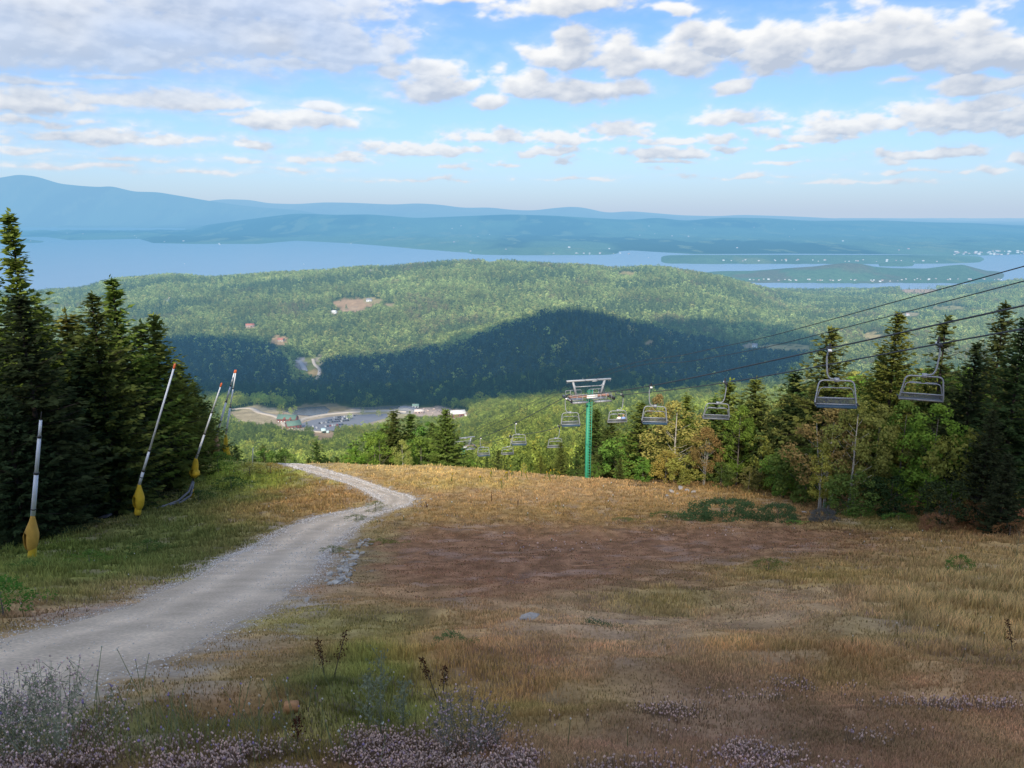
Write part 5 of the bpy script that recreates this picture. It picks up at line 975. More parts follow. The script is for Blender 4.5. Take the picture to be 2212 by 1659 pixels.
# ------------------------------------------------------------------ snow making lances
M_ALU = plain('weathered aluminium', (.62, .67, .74), .5, .1, var=.1, scale=2); M_PADY = plain('yellow pad', (.62, .42, .025), .75, var=.14, scale=4, bump=.3); M_PADO = plain('faded orange pad', (.56, .33, .06), .75, var=.14, scale=4, bump=.3); M_PADB = plain('tan faded pad', (.45, .28, .15), .8, var=.14, scale=4, bump=.3)
M_ORNG = plain('orange plastic', (.62, .14, .05), .5, var=.08); M_BLK = plain('black steel', (.02, .02, .022), .5, var=.2); M_HOSE = plain('grey rubber hose', (.12, .13, .15), .5, var=.15)
def lance(base, pad0, pad1, tip, Y, w, padm, label, head=True, low=None, r=.085, joints=(.2, .42), shape=0, dy=0.0):
    b = P(*base, Y); g0 = float(gz(b.x, b.y)); r0 = thing('snow_lance', (b.x, b.y, g0), label, 'snow lance', 'snow making lances along the left trees'); o = Vector((b.x, b.y, g0))
    A = P(*pad0, Y) - o; B = P(*pad1, Y) - o; T = P(*tip, Y + dy) - o; d = (T - B).normalized(); L = (T - B).length
    MB().tube([(0, 0, -.5), A + Vector((0, 0, .1)), A.lerp(B, .3)], [.07, .07, .07], 8).build('post', M_BLK, r0)
    pm = MB(); last = 0.0; rad = r
    for j in (*joints, 1.0):
        pm.tube([B + d * L * last, B + d * L * j], [rad, rad * .92], 10); last = j; rad *= .80
    pm.build('pole', M_ALU, r0, smooth=False)
    jm = MB()
    for j, rr in zip(joints, (r * 1.12, r * .9)): jm.tube([B + d * (L * j - .06), B + d * (L * j + .06)], rr, 10)
    jm.tube([B + d * L * .06, B + d * (L * .06 + .06)], r * 1.1, 10); jm.build('clamp', M_BLK, r0)
    if head:
        h = MB().tube([T, T + d * .1, T + d * .34, T + d * .40], [.05, .075, .08, .05], 10); h.build('head', M_ORNG, r0)
    else: MB().tube([T, T + d * .5], [.03, .012], 6).build('tip', M_BLK, r0)
    ax = (B - A); n = 14; rows = 9; V = []; F = []; up = ax.normalized(); sx = Vector((0, 1, 0)).cross(up).normalized(); sy = up.cross(sx)
    prof = [(0, .55), (.06, .72), (.2, .92), (.38, 1.0), (.5, .93), (.65, .70), (.8, .48), (.92, .33), (1, .26)] if shape == 0 else [(0, .35), (.08, .55), (.22, 1.0), (.34, .95), (.42, .62), (.55, .6), (.7, .55), (.88, .42), (1, .28)]
    for i, (t, k) in enumerate(prof):
        for q in range(n):
            a = 2 * math.pi * q / n; wv = 1 + .05 * math.sin(5 * a + i)
            V.append((A + ax * t + sx * (math.cos(a) * k * w * .5 * wv + (.12 * w * (k - .5) if shape else 0)) + sy * (math.sin(a) * k * w * .42 * wv))[:])
    for i in range(rows - 1):
        for q in range(n):
            if i < 4 and q in (8, 9) : continue                 # the slit of the cover, on its left side
            F.append((i * n + q, i * n + (q + 1) % n, (i + 1) * n + (q + 1) % n, (i + 1) * n + q))
    F.append(tuple(range((rows - 1) * n, rows * n))); pd = MB().add(V, F); p = pd.build('pad', padm, r0, smooth=False); pw = p.modifiers.new('thick', 'SOLIDIFY'); pw.thickness = .03
    iv = MB().tube([A + ax * .03, A + ax * .5], w * .16, 8); iv.build('valve', M_BLK, r0)
    if low:
        q0 = P(*low[0], Y) - o; q1 = P(*low[1], Y) - o; lw = low[2]; MB().tube([q0, q0.lerp(q1, .2), q0.lerp(q1, .8), q1], [lw * .46, lw * .52, lw * .48, lw * .3], 10).build('hydrant_pad', padm if padm is not M_PADO else M_PADY, r0)
    return r0
lance((68, 1207), (66, 1188), (71, 1113), (88, 908), 40, .82, M_PADO, 'nearest lance at the far left with orange yellow pad and no orange head', head=False, low=((69, 1206), (71, 1178), .44), r=.125, joints=(.45, .83))
lance((297, 1120), (299, 1099), (301, 1046), (375, 797), 52, .82, M_PADY, 'tall lance with yellow pad and orange head against the dark spruces', low=((297, 1111), (299, 1096), .46), r=.11, joints=(.12, .30))
lance((415, 1080), (418, 1032), (424, 990), (476, 836), 66, .95, M_PADY, 'lance with crumpled yellow pad, a second yellow hydrant pad below it and grey hoses', low=((415, 1074), (414, 1052), .4), r=.10, joints=(.35, .65), shape=1)
lance((463, 996), (463, 985), (468, 941), (506, 806), 86, 1.05, M_PADB, 'lance with tan faded pad crossing behind the last lance at its tip', low=((448, 992), (446, 976), .7), r=.12, joints=(.55, .8))
lance((487, 990), (487, 978), (488, 938), (509, 806), 89, .8, M_PADY, 'last lance in the row with narrow yellow pad, lit by the sun', low=((494, 984), (491, 972), .5), r=.11, joints=(.45, .75), shape=1)
for k, (pa, lab) in enumerate(((((416, 1040), (408, 1062), (385, 1082), (360, 1098), (338, 1108)), 'upper grey hose drooping from the third lance to the ground'), (((418, 1042), (412, 1070), (392, 1092), (368, 1104), (346, 1112)), 'lower grey hose running down from the third lance'))):
    pts = [P(px, py, 65.5 - i * 1.4 + k * .1) for i, (px, py) in enumerate(pa)]; pts = [Vector((p.x, p.y, max(p.z, float(gtop(p.x, p.y)) + .12))) for p in pts]
    pp = []
    for i in range(len(pts) - 1): pp += [pts[i].lerp(pts[i + 1], t) for t in (0, .33, .66)]
    o = MB().tube(pp + [pts[-1]], .10, 8).build('hose', M_HOSE, smooth=True); tag(o, lab, 'hose', 'hoses at the third lance')
p = hit(545, 1008, y1=112); o = MB().tube([(0, 0, -.3), (.12, 0, 1.2), (.25, 0, 2.3)], [.07, .06, .05], 7).build('marker_post', plain('pale post', (.6, .6, .58), .7)); o.location = (p.x, p.y, float(gz(p.x, p.y))); tag(o, 'thin pale leaning post in the brush left of the road crest', 'post')
p = P(400, 672, 400)
# ------------------------------------------------------------------ chairlift
M_GALV = plain('galvanised steel', (.33, .36, .40), .5, .2, var=.1, scale=3); M_TEAL = plain('green painted steel', (.03, .30, .185), .55, var=.12, scale=2); M_SEAT = plain('dark blue seat', (.03, .075, .12), .6, var=.1); M_SLAT = plain('grey slats', (.11, .125, .145), .6, var=.1); M_RUST = plain('rusty pink primer', (.38, .22, .18), .7, var=.25, scale=3); M_SIGN = plain('white panel', (.85, .88, .88), .5, var=.04); M_RUBR = plain('black rubber', (.03, .03, .035), .7); M_ROPE = plain('steel cable', (.055, .07, .085), .6, .2, var=.1)
RZ = math.atan2(11.0, 42.0)
def rounded(pts, r=.18, n=4):
    out = [Vector(pts[0])]
    for i in range(1, len(pts) - 1):
        p = Vector(pts[i]); a = (Vector(pts[i - 1]) - p).normalized() * r; b = (Vector(pts[i + 1]) - p).normalized() * r
        for k in range(n + 1):
            t = k / n; out.append((p + a) * (1 - t) ** 2 + p * 2 * t * (1 - t) + (p + b) * t ** 2)
    return out + [Vector(pts[-1])]
def make_chair():
    r = thing('lift_chair', (0, 0, 0), 'x', 'lift chair', 'chairs hanging on the lift')
    g = MB().box((0, .02, -.02), (.16, .62, .15), bev=.03).box((-.02, .26, .10), (.1, .12, .3)).box((0, -.30, .0), (.14, .16, .2)).tube([(-.02, .26, .2), (.0, .34, .36)], .05, 6); g.build('grip', M_BLK, r)
    MB().tube([(-.09, .45, .02), (.09, .45, .02)], .08, 10).build('guide_roller', M_SIGN, r)
    MB().tube(rounded([(0, 0, -.08), (.07, 0, -.42), (.0, 0, -1.28), (-.12, 0, -1.55), (-.5, 0, -1.60)], .14), .042, 8).build('hanger', M_GALV, r, smooth=True)
    MB().box((-.5, 0, -1.62), (.24, .2, .2), bev=.03).build('hanger_block', M_GALV, r)
    f = MB(); f.tube(rounded([(-1.47, .42, -2.98), (-1.55, .1, -2.96), (-1.36, -.02, -1.66), (.36, -.02, -1.66), (.55, .1, -2.96), (.47, .42, -2.98)], .26, 5), .038, 8); f.tube([(-1.54, .1, -2.95), (.54, .1, -2.95)], .035, 6); f.build('frame', M_GALV, r, smooth=True)
    b = MB(); b.tube([(-1.49, .03, -2.60), (.49, .03, -2.60)], .035, 6); b.tube([(-1.52, .07, -2.92), (.52, .07, -2.92)], .03, 6); b.build('backrest_frame', M_GALV, r)
    sl = MB()
    for i in range(5): sl.box((-.5, .045 + i * .008, -2.65 - i * .058), (1.96, .025, .034))
    sl.build('backrest', M_SLAT, r)
    s = MB().box((-.5, .36, -2.97), (1.98, .46, .06), bev=.04).box((-.5, .58, -2.99), (1.98, .04, .09), bev=.01); s.build('seat', M_SEAT, r)
    sb = MB(); sb.tube(rounded([(-1.46, .06, -2.72), (-1.30, .05, -2.05), (.30, .05, -2.05), (.46, .06, -2.72)], .15), .022, 6); sb.build('safety_bar', M_GALV, r, smooth=True)
    fr = MB().tube([(-1.15, .12, -2.02), (-.6, .1, -2.02)], .028, 6).tube([(-.4, .1, -2.02), (.15, .12, -2.02)], .028, 6); fr.build('footrest', M_GALV, r)
    a = MB().box((-1.55, .38, -2.85), (.06, .42, .06)).box((.55, .38, -2.85), (.06, .42, .06)); a.build('armrest', M_RUBR, r); return r
CH = make_chair()
CHAIRS = [  # grip in the photo, distance, uphill side?
    (2030, 745, 38.5, 0, 'nearest chair, empty and seen from behind, in front of the dark right trees'), (1790, 755, 40, 1, 'near empty chair with dark blue seat facing the viewer, below the big spruce'), (1568, 828, 59, 0, 'empty chair seen from behind above the tan birch'), (1405, 835, 61, 1, 'empty chair with dark seat facing the viewer, right of the pair by the tower'), (1345, 854, 79, 0, 'chair carrying two riders just right of the green tower'),
    (1222, 860, 80.5, 1, 'empty chair under the left catwalk of the green tower'), (1208, 922, 101, 0, 'empty chair below and left of the green tower, hanging alone over the trees'), (1114, 914, 102, 1, 'upper chair of the overlapping pair left of the tower'), (1103, 944, 119, 0, 'lower chair of the overlapping pair left of the tower'), (1038, 946, 122, 1, 'farthest chair beside the lower tower, near the lone spruce'),
]
ROPE = {0: [], 1: []}
for i, (px, py, Y, upc, lab) in enumerate(CHAIRS):
    p = P(px, py, Y); ROPE[upc].append(p); sw = random.uniform(-.03, .03)
    c = CH if i == 0 else copy_thing(CH, p, lab); c.location = p; c['label'] = lab; c.rotation_euler = (0, sw, -math.atan2(p.x, p.y) + R(13 if not upc else 9) + (math.pi if upc else 0))
# two riders, sitting on the chair beside the tower and looking downhill
def person(name, off, shirt, hair, hcol, label, trousers=(.06, .07, .12)):
    me = bpy.data.meshes.new(name); J = [(0, .12, 0), (0, .08, .22), (0, .05, .44), (0, .05, .53), (0, .07, .63), (0, .08, .74), (.17, .05, .43), (.22, .12, .2), (.16, .36, .12), (-.17, .05, .43), (-.22, .12, .2), (-.16, .36, .12), (.1, .16, -.01), (.11, .56, .02), (.11, .60, -.4), (.11, .74, -.45), (-.1, .16, -.01), (-.11, .56, .02), (-.11, .60, -.4), (-.11, .74, -.45)]
    E = [(0, 1), (1, 2), (2, 3), (3, 4), (4, 5), (2, 6), (6, 7), (7, 8), (2, 9), (9, 10), (10, 11), (0, 12), (12, 13), (13, 14), (14, 15), (0, 16), (16, 17), (17, 18), (18, 19)]
    RD = [.15, .145, .15, .06, .095, .09, .075, .05, .035, .075, .05, .035, .1, .075, .05, .035, .1, .075, .05, .035]
    me.from_pydata(J, E, []); o = bpy.data.objects.new(name, me); COL.objects.link(o); sk = o.modifiers.new('s', 'SKIN'); o.modifiers.new('u', 'SUBSURF').levels = 1
    for v, r in zip(me.skin_vertices[0].data, RD): v.radius = (r, r * .85)
    me.skin_vertices[0].data[0].use_root = True
    dg = bpy.context.evaluated_depsgraph_get(); m2 = bpy.data.meshes.new_from_object(o.evaluated_get(dg)); o.modifiers.clear(); o.data = m2; m2.materials.clear()
    for m in (plain('skin', (.45, .27, .19), .6), plain('shirt', shirt, .8), plain('trousers', trousers, .8)): m2.materials.append(m)
    for q in m2.polygons:
        c = q.center; q.material_index = 0 if c.z > .5 or (c.y > .3 and c.z > .08 and abs(c.x) > .1 and c.z < .2) else (2 if c.z < .1 or c.y > .32 else 1); q.use_smooth = True
    h = MB().lathe([(.098, -.06), (.115, 0), (.108, .07), (.06, .12), (.01, .135)], 10, at=(0, .055, .69)).build('hair', plain('hair', hcol, .7), o, smooth=True)
    c = P(1345, 854, 79); rz = -math.atan2(c.x, c.y) + R(13); q = Matrix.Rotation(rz, 3, 'Z') @ Vector(off); o.location = c + q; o.rotation_euler = (0, 0, rz); tag(o, label, 'person', 'riders on the chair'); return o
person('person', (-.28, .14, -2.90), (.8, .79, .76), 0, (.03, .02, .015), 'dark haired rider in a white shirt, seen from behind on the chair by the tower'); person('person', (.2, .14, -2.90), (.25, .38, .72), 0, (.5, .36, .16), 'fair haired rider in a light blue shirt on the right end of the same chair', (.4, .36, .3))
# ---- tower
def make_tower(H):
    """origin at the ground, top beam at height H"""
    r = thing('lift_tower', (0, 0, 0), 'x', 'lift tower', 'towers of the chairlift', RZ); zc = H - 1.95
    c = MB().box((0, 0, (zc - .1 - 6) / 2), (.42, .42, zc - .1 + 6), bev=.08); c.build('column', M_TEAL, r)
    ld = MB(); x0, y0 = .10, -.42
    for sx in (-.2, .2): ld.bar((x0 + sx, y0, -1), (x0 + sx, y0, zc + .9), .055)
    k = 0
    while -.8 + k * .33 < zc + .6: ld.bar((x0 - .2, y0, -.8 + k * .33), (x0 + .2, y0, -.8 + k * .33), .04); k += 1
    for i in range(7): ld.bar((x0 - .2, y0, i * zc / 6.5), (x0 - .16, -.2, i * zc / 6.5), .04); ld.bar((x0 + .2, y0, i * zc / 6.5), (x0 + .16, -.2, i * zc / 6.5), .04)
    ld.build('ladder', plain('light green steel', (.06, .40, .26), .5, var=.1), r)
    MB().box((0, 0, zc + .05), (5.0, .34, .26), bev=.03).box((0, 0, zc - .12), (.62, .6, .12)).build('crossarm', M_RUST, r)
    lf = MB(); lf.box((0, 0, H), (5.5, .26, .19), bev=.02)
    for s in (-1, 1):
        lf.bar((s * 1.97, 0, H - .08), (s * 1.50, 0, zc + .1), .25, .22); lf.tube(rounded([(s * 1.83, 0, H - .45), (s * 1.60, 0, H - .73), (s * 1.3, 0, H - .74)], .12), .06, 6); lf.bar((s * 2.68, 0, H - .1), (s * 2.68, 0, H - .3), .05); lf.bar((s * 2.45, 0, H - .1), (s * 2.45, 0, H - .26), .05)
    lf.tube([(-1.75, 0, H - .74), (1.75, 0, H - .74)], .055, 8); lf.bar((-.75, 0, H + .08), (-.75, 0, H + .3), .03); lf.box((.7, -.05, H - .14), (.6, .2, .12)); lf.build('lifting_frame', M_GALV, r)
    for s in (-1, 1):
        w = MB(); xs = sorted((s * .48, s * 2.42)); fl = zc - .48
        w.box(((xs[0] + xs[1]) / 2, -.75, fl), (xs[1] - xs[0], .95, .06)).box(((xs[0] + xs[1]) / 2, .75, fl), (xs[1] - xs[0], .95, .06)); w.box(((xs[0] + xs[1]) / 2, -1.22, fl + .07), (xs[1] - xs[0], .03, .2)); w.build('catwalk', M_GALV, r)
        rl = MB()
        for yy in (-1.22, 1.22):
            rl.tube(rounded([(xs[0], yy, fl), (xs[0], yy, fl + 1.02), (xs[1], yy, fl + 1.02), (xs[1], yy, fl)], .12), .032, 6); rl.tube([(xs[0], yy, fl + .55), (xs[1], yy, fl + .55)], .022, 5)
            for t in (.3, .65): x_ = xs[0] + (xs[1] - xs[0]) * t; rl.bar((x_, yy, fl), (x_, yy, fl + 1.02), .05)
        rl.build('railing', M_GALV, r)
        st = MB(); tx = s * 2.62
        for i in range(8): yy = -1.5 + i * .43; st.tube([(tx - .06, yy, zc - .12 + .10 * (yy / 1.5) * -.6), (tx + .06, yy, zc - .12 + .10 * (yy / 1.5) * -.6)], .19, 12)
        st.build('sheave', M_BLK, r); sf = MB()
        for i in range(4): yy = -1.28 + i * .86; sf.bar((tx, yy - .3, zc - .14), (tx, yy + .3, zc - .14), .05, .12)
        sf.bar((tx + s * .08, -1.4, zc - .02), (tx + s * .08, 1.4, zc - .02), .08, .16); sf.bar((tx - s * .5, 0, zc - .02), (tx, 0, zc - .02), .2, .16); sf.build('sheave_frame', M_GALV, r)
    pn = MB().box((-.02, -1.28, zc + .38), (1.3, .04, .17)).box((-.02, -1.28, zc + .16), (1.3, .04, .17)); pn.build('number_panel', M_SIGN, r); pf = MB().box((-.6, -1.24, zc + .27), (.05, .04, .48)).box((.56, -1.24, zc + .27), (.05, .04, .48)); pf.build('panel_frame', plain('teal trim', (.1, .5, .5), .5), r)
    MB().bar((-.15, 0, zc + .2), (-.15, 0, zc + .72), .04).bar((.25, 0, zc + .2), (.25, 0, zc + .72), .04).bar((-.15, 0, zc + .62), (.25, 0, zc + .62), .03).build('ladder_top', M_TEAL, r); return r
tb = P(1272, 821, 88); tg = float(gz(tb.x, 88)); TW = make_tower(tb.z - tg); TW.location = (tb.x, 88, tg); TW['label'] = 'tall green lift tower with grey lifting frame, standing beyond the meadow crest'
t2 = P(999, 946, 158); T2 = copy_thing(TW, (t2.x, 158, t2.z - (tb.z - tg)), 'lower lift tower half hidden behind the lone spruce', rz=RZ + .12)
def tw_pt(T, sx, H, dz=-1.72): return T.matrix_basis @ Vector((sx * 2.62, 0, H + dz))
H1 = tb.z - tg
for T in (TW, T2): T.rotation_mode = 'XYZ'
bpy.context.view_layer.update()
def smooth_rope(pts, n=10):
    out = []
    for i in range(len(pts) - 1):
        p0 = pts[max(i - 1, 0)]; p1 = pts[i]; p2 = pts[i + 1]; p3 = pts[min(i + 2, len(pts) - 1)]
        for k in range(n):
            t = k / n; out.append(.5 * ((2 * p1) + (p2 - p0) * t + (2 * p0 - 5 * p1 + 4 * p2 - p3) * t * t + (3 * p1 - p0 - 3 * p2 + p3) * t ** 3))
    return out + [pts[-1]]
rp = MB()
for upc, sx in ((1, -1), (0, 1)):
    ch = sorted(ROPE[upc], key=lambda v: v.y); pts = [v + Vector((0, 0, .06)) for v in ch]; near_ = pts[:]
    e = (P(2212, 660, 30) if upc else P(2212, 710, 33.5)); d = e - pts[0]; start = [e + d * 8, e + d * 4, e]
    up_ = [q for q in pts if q.y < 85]; dn = [q for q in pts if q.y >= 85]
    allp = start + up_ + [tw_pt(TW, sx, H1)] + dn + [tw_pt(T2, sx, H1)]; far_ = allp[-1] + (allp[-1] - dn[-1]).normalized() * 60 + Vector((0, 0, 4)); allp.append(far_)
    rp.tube(smooth_rope(allp), .042, 6, cap=True)
tag(rp.build('haul_cable', M_ROPE, smooth=True), 'pair of thick steel cables that the lift chairs hang from', 'cable')
for (pa, lab, bx) in ((((2212, 575, 31), (1940, 650, 40), (1659, 727, 53), (1500, 762, 64)), 'uppermost thin cable running from the green tower to the right edge', -.6), (((2212, 607, 31), (1940, 678, 40), (1659, 749, 54), (1500, 779, 65)), 'second thin cable, just below the uppermost one', .9)):
    q = [P(*v) for v in pa]; q = [q[0] + (q[0] - q[1]) * 4, q[0] + (q[0] - q[1]) * 2] + q + [TW.matrix_basis @ Vector((bx, 0, H1 + .12)), T2.matrix_basis @ Vector((bx, 0, H1 + .12))]
    tag(MB().tube(smooth_rope(q, 8), .026, 5).build('communication_cable', M_ROPE, smooth=True), lab, 'cable')
# ------------------------------------------------------------------ valley: car park, roads, pond, buildings
def patch(name, pts, m, lift, kind='structure', n=14, y0=200):
    q = [hit(px, py, y0=y0) for px, py in pts]; c = sum(q, Vector()) / len(q); ring = []
    for i in range(len(q)):
        for t in (0, .25, .5, .75): ring.append(q[i].lerp(q[(i + 1) % len(q)], t))
    V = []; nr = 10; mm = len(ring)
    for j in range(nr + 1):
        for v in ring: w = c.lerp(v, j / nr); V.append((w.x, w.y, float(gz(w.x, w.y)) + lift - (1.2 if j == nr else 0)))
    F = [(j * mm + i, j * mm + (i + 1) % mm, (j + 1) * mm + (i + 1) % mm, (j + 1) * mm + i) for j in range(nr) for i in range(mm)]
    o = mesh_obj(name, V, np.array(F), m, smooth=True); return tag(o, kind=kind)
def path_strip(name, pts, w, m, lift=.5, y0=200):
    q = [hit(px, py, y0=y0) for px, py in pts]; q = smooth_rope(q, 8); V = []; F = []
    for i, p in enumerate(q):
        t = q[min(i + 1, len(q) - 1)] - q[max(i - 1, 0)]; s = Vector((-t.y, t.x, 0)).normalized() * w / 2
        for a in (p - s * 1.05, p - s, p + s, p + s * 1.05): V.append((a.x, a.y, float(gz(a.x, a.y)) + lift))
        V[-1] = (*V[-1][:2], V[-1][2] - 1.2); V[-4] = (*V[-4][:2], V[-4][2] - 1.2)
        if i: F += [(4 * i - 4 + k, 4 * i - 3 + k, 4 * i + 1 + k, 4 * i + k) for k in range(3)]
    return tag(mesh_obj(name, V, np.array(F), m, smooth=True), kind='structure')
M_ASPH = plain('old asphalt', (.19, .20, .23), .9, var=.12, scale=.1, haze=True, coords='Object'); M_PALE = plain('pale gravel', (.50, .44, .36), .95, var=.12, scale=.1, haze=True); M_DIRT = plain('bare dirt', (.48, .36, .28), .95, var=.2, scale=.1, haze=True)
patch('parking_lot', [(640, 917), (668, 908), (705, 901), (760, 896), (840, 893), (842, 902), (812, 910), (775, 922), (728, 931), (672, 930)], M_ASPH, .7)
path_strip('access_road', [(632, 926), (650, 908), (690, 898), (740, 892), (800, 889), (845, 888), (880, 890)], 9, M_PALE, .9); path_strip('access_road', [(868, 879), (885, 881), (900, 886), (905, 893)], 10, M_ASPH, .9); path_strip('access_road', [(500, 885), (540, 882), (562, 892), (600, 902), (632, 926), (700, 934)], 8, M_PALE, .9)
path_strip('valley_road', [(636, 779), (646, 781), (655, 792), (660, 803)], 9, plain('blue grey road', (.3, .31, .34), .9, haze=True), 1.2); path_strip('valley_road', [(676, 776), (680, 788), (690, 798), (688, 812), (682, 822)], 6, M_PALE, 1.2)
patch('pond', [(612, 889), (640, 882), (668, 878), (705, 877), (716, 884), (706, 896), (690, 901), (662, 899), (636, 897)], water_mat('pond water', (.085, .065, .045), .1, .2), .5)
patch('pond', [(742, 882), (800, 879), (868, 877), (860, 884), (790, 886)], water_mat('far pond water', (.10, .08, .06), .1, .2), .5)
HW = {}
def hmat(key, c, rough=.8):
    if key not in HW: HW[key] = plain(key + ' building paint', c, rough, var=.06, scale=.5, haze=True)
    return HW[key]
GLS = plain('dark window', (.05, .06, .08), .2, haze=True)
def gable(L, W, hw_, hr, over=.5):
    """wall mesh and roof mesh of a gabled block, ridge along x"""
    w = MB().prism([(-W / 2, -2.5), (W / 2, -2.5), (W / 2, hw_), (0, hr), (-W / 2, hw_)], -L / 2, L / 2); sl = (hr - hw_) / (W / 2); e = hw_ - sl * over
    r = MB().prism([(-W / 2 - over, e + .1), (0, hr + .1), (W / 2 + over, e + .1), (W / 2 + over, e + .45), (0, hr + .5), (-W / 2 - over, e + .45)], -L / 2 - over, L / 2 + over)
    rot = Matrix.Rotation(math.pi / 2, 4, 'Z'); return w, r, rot
def house(px, py, L, W, hw_, hr, wall, roof, label, rz=0.0, group=None, detail=True, name='house', y0=300):
    p = hit(px, py, y0=y0); t = thing(name, p, label, 'house' if name == 'house' else 'building', group, rz); w, r, rot = gable(L, W, hw_, hr)
    w.build('wall', wall, t, xf=rot); r.build('roof', roof, t, xf=rot)
    if detail:
        n = max(2, int(L / 4))
        for i in range(n):
            x_ = -L / 2 + L * (i + .5) / n; MB().box((x_, -W / 2 - .06, hw_ * .55), (1.5, .14, 1.4)).build('window', GLS, t)
        MB().box((L * .12, -W / 2 - .06, 1.0), (1.2, .16, 2.1)).build('door', GLS, t); MB().box((-L * .25, .8, hr + .6), (1, 1, 1.8)).build('chimney', hmat('brick', (.3, .16, .12)), t)
    return t
lodge = house(622, 911, 25, 12, 5, 9.5, hmat('red brown', (.24, .085, .06)), hmat('green roof', (.13, .22, .17)), 'long red brown lodge with green roof beside the brown pond', -.12, name='lodge')
for s in (-5, 3): MB().prism([(-2.4, 4.6), (2.4, 4.6), (0, 7.6)], -7.5, -1.5).build('dormer', hmat('red brown', (.24, .085, .06)), lodge, xf=Matrix.Translation((s + 3, 0, 0)))
for i in range(6): MB().box((-10.5 + i * 4.2, -6.05, 1.5), (1.8, .16, 1.7)).build('window', hmat('white trim', (.8, .8, .78)), lodge)
house(634, 924, 17, 13, 4.5, 9, hmat('red brown', (.24, .085, .06)), hmat('green roof', (.13, .22, .17)), 'lower red brown lodge wing with green roof, nearer than the long lodge', .5, name='lodge')
house(988, 899, 20, 14, 4.8, 8.0, hmat('rust red', (.28, .12, .09)), hmat('white roof', (.82, .82, .80)), 'maintenance barn with white roof and reddish walls right of the dirt yard', .25, name='barn')
house(1012, 903, 10, 7, 3, 5, hmat('pinkish', (.5, .36, .32)), hmat('pale roof', (.7, .62, .56)), 'small pinkish shed right of the white roofed barn', .2, name='shed'); house(905, 892, 12, 8, 3, 5, hmat('pinkish', (.5, .36, .32)), hmat('pale roof', (.7, .62, .56)), 'low pale shed at the left end of the dirt yard', .1, name='shed'); house(898, 880, 9, 6, 3, 5, hmat('white', (.78, .78, .76)), hmat('light green roof', (.35, .5, .36)), 'small light green roofed building above the dirt yard', 0, name='shed')
ti = hit(699, 935, y0=300); lt = thing('lift_terminal', ti, 'pale teal lift terminal at the bottom of the car park', 'lift terminal', rz=.3)
MB().box((0, 0, 4.2), (6, 10, 1.8), bev=1.2, taper=.86).build('housing', hmat('pale teal', (.55, .72, .70)), lt); MB().box((0, -2.6, 1.4), (.9, .9, 4.2)).box((0, 2.6, 1.4), (.9, .9, 4.2)).build('column', hmat('teal green', (.08, .3, .22)), lt); MB().box((4.6, -2, 1.2), (3, 3, 3.2)).build('operator_hut', hmat('pale teal', (.55, .72, .70)), lt); MB().tube([(0, -4, 3.0), (0, 4, 3.0)], 1.4, 14).build('bullwheel', M_BLK, lt)
for px, py, r in ((925, 888, 2.2), (938, 885, 2.6), (948, 889, 2.0), (958, 886, 2.4), (934, 893, 1.8), (966, 891, 1.7), (915, 884, 1.9), (975, 886, 1.8)):
    p = hit(px, py, y0=300); o = rock(p.x, p.y, r, (.6, .5, .44), 'pale pile of earth in the dirt yard left of the white roofed barn', 'earth piles in the yard', .1, z=p.z); o.name = 'earth_pile'; o['category'] = 'earth pile'
    o.data = o.data
WHT = hmat('white', (.78, .78, .76)); GRY = hmat('grey roof', (.30, .30, .32)); TAN = hmat('tan', (.55, .45, .35)); PINK = hmat('pinkish', (.5, .36, .32)); REDR = hmat('red roof', (.45, .17, .12))
for px, py, L, wall, roof, lab in ((722, 677, 13, WHT, WHT, 'white gabled house just below the dry field on the ridge'), (797, 651, 15, WHT, GRY, 'white house at the right corner of the dry hillside field'), (540, 706, 20, PINK, REDR, 'long reddish house alone in the trees above the shaded wood'), (607, 738, 14, TAN, REDR, 'red roofed house in the sandy clearing above the shaded wood'), (613, 591, 17, WHT, GRY, 'highest white house on the ridge in front of the lake'), (621, 599, 15, WHT, TAN, 'pale house just below the highest white house on the ridge'), (395, 644, 10, WHT, WHT, 'small white house halfway up the left of the ridge'), (360, 652, 12, WHT, GRY, 'white house left of the small white one on the ridge slope'), (366, 648, 9, WHT, TAN, 'second small house touching the white house on the left ridge slope'), (803, 588, 12, WHT, WHT, 'lone white roof high on the right of the ridge houses'), (1048, 566, 18, TAN, PINK, 'tan house on the very top of the long ridge'), (172, 630, 12, WHT, PINK, 'pale house at the lake end of the ridge'), (1630, 750, 11, WHT, GRY, 'pale house in the shade at the right end of the round hill'), (262, 611, 11, WHT, GRY, 'lowest pale house on the left skyline of the ridge'), (1960, 682, 10, WHT, PINK, 'small pale house in the lowland behind the tall full spruce')):
    house(px, py, L, L * .7, 5, 8, wall, roof, lab, random.uniform(-.5, .5), None, True)
def speck(px, py, s, lab, grp, k):
    p = hit(px, py, y0=300, y1=30000, n=5000); w, r, rot = gable(s, s * .75, s * .3, s * .5, .3); q = MB(); n0 = len(w.order)
    q.add(np.concatenate(w.V), [f for f, _ in w.order], 0); q.add(np.concatenate(r.V), [f for f, _ in r.order], 1); o = q.build('house', [(WHT, TAN, PINK)[k % 3], (WHT, GRY, PINK, WHT)[k % 4]], None, xf=rot); o.location = p; o.rotation_euler.z = random.uniform(-.6, .6); tag(o, lab, 'house', grp)
for px, py in ((355, 598), (372, 599), (436, 602), (447, 601), (500, 602), (512, 600), (535, 601), (548, 600), (690, 594), (702, 593), (270, 612)): speck(px, py, 11, 'small pale house among the trees along the ridge top before the lake', 'houses along the ridge top', random.randint(0, 9))
k = 0
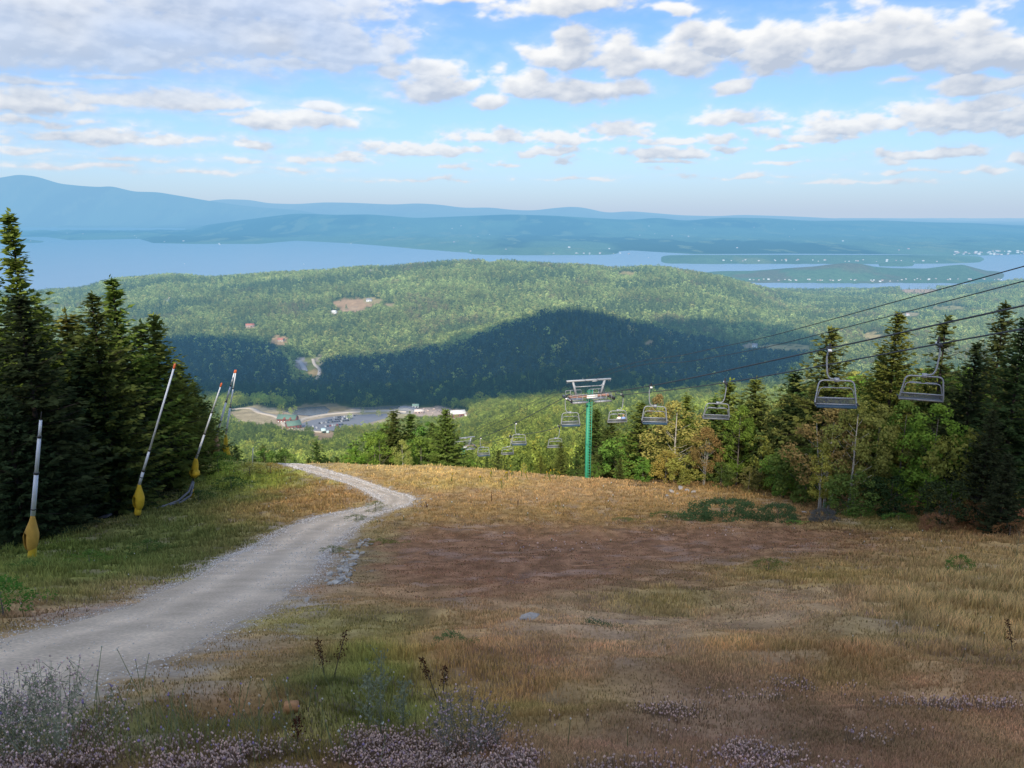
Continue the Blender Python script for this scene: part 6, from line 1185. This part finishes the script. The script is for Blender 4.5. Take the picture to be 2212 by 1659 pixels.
for px in list(np.linspace(1618, 1935, 30)) + list(np.linspace(1945, 2165, 20)): speck(px + random.uniform(-14, 14), np.interp(px, [1610, 1750, 1850, 1900, 1940, 1945, 2165], [607, 607.5, 608, 610, 610, 606, 605.5]) - random.uniform(.6, 3.6), random.uniform(6, 14), 'tiny pale house on the shore of the wooded island in the right bay', 'houses on the island shore', k); k += 1
for px in list(np.linspace(1200, 1350, 13)) + list(np.linspace(1580, 2010, 30)): speck(px + random.uniform(-25, 25), np.interp(px, [1200, 1350, 1580, 1800, 2010], [551.5, 551, 565, 566, 567]) - random.uniform(.8, 4.5), random.uniform(9, 20), 'tiny pale house on the far shore at the centre right of the lake', 'houses on the far shore', k); k += 1
for i in range(34): speck(random.uniform(2060, 2215), random.uniform(543, 552), random.uniform(14, 34), 'tiny white building of the far lakeside town at the right edge', 'buildings of the far town', i)
for i in range(40): speck(random.uniform(60, 2000), random.uniform(488, 545), random.uniform(14, 26), 'tiny pale building in the hazy lowland across the lake', 'buildings across the lake', i)
for px, py, lab in ((656, 571, 'tiny white boat on the lake above the ridge houses'), (399, 570, 'tiny white boat on the left part of the lake'), (1816, 635, 'small white boat in the right bay'), (1401, 557, 'tiny white boat in the channel at centre right')):
    a, t = ray(px, py); Y = LAKE / t; o = MB().prism([(-1.4, .2), (1.4, .2), (1.8, 1.6), (-1.8, 1.6)], -4, 3.5).box((0, 0, 2.2), (2, 2.6, 1.6), taper=.8).build('boat', WHT); o.location = (float(a * Y), float(Y), LAKE); o.rotation_euler.z = random.uniform(0, 3); s = Y / 4500; o.scale = (s, s, s); tag(o, lab, 'boat')
# ---- parked cars
def car_proto():
    b = MB(); b.prism([(-2.2, .35), (2.2, .35), (2.25, .75), (1.3, .95), (.7, 1.0), (-2.0, 1.0), (-2.2, .8)], -.88, .88, 0); b.prism([(-1.75, .98), (1.0, .98), (.35, 1.5), (-1.35, 1.52)], -.78, .78, 1); b.prism([(-1.35, 1.5), (.35, 1.48), (.3, 1.56), (-1.3, 1.58)], -.74, .74, 0)
    for x_ in (-1.35, 1.35):
        for y_ in (-.8, .8): b.tube([(x_, y_ - .12, .34), (x_, y_ + .12, .34)], .34, 12, 2)
    o = b.build('parked_car', [plain('car paint', (.5, .5, .5), .35, objcol=True, var=.02, haze=True), GLS, M_RUBR]); return o
cp = car_proto(); cc = [(.75, .75, .75), (.03, .03, .035), (.02, .04, .1), (.25, .26, .28), (.5, .52, .55), (.04, .05, .08), (.35, .03, .03), (.8, .8, .8), (.02, .02, .02), (.08, .12, .2)]
k = 0
for r_, (a, b, n) in enumerate((((722, 904), (770, 899), 12), ((706, 910), (764, 904), 13), ((690, 916), (752, 910), 14), ((703, 923), (744, 918), 9), ((672, 921), (684, 926), 4))):
    for i in range(n):
        if random.random() < .15: continue
        f = i / (n - 1); p = hit(a[0] * (1 - f) + b[0] * f, a[1] * (1 - f) + b[1] * f, y0=300); o = cp if k == 0 else cp.copy()
        if k: COL.objects.link(o)
        o.location = (p.x, p.y, p.z + .72); o.rotation_euler.z = math.pi / 2 + .35 + random.uniform(-.05, .05); ci = random.randrange(len(cc)); o.color = (*cc[ci], 1); o.scale = (1.12, 1.12, 1.12)
        tag(o, ('light' if sum(cc[ci]) > 1.2 else 'dark') + ' coloured car parked in the rows of the asphalt lot', 'car', ('light' if sum(cc[ci]) > 1.2 else 'dark') + ' cars in the car park'); k += 1
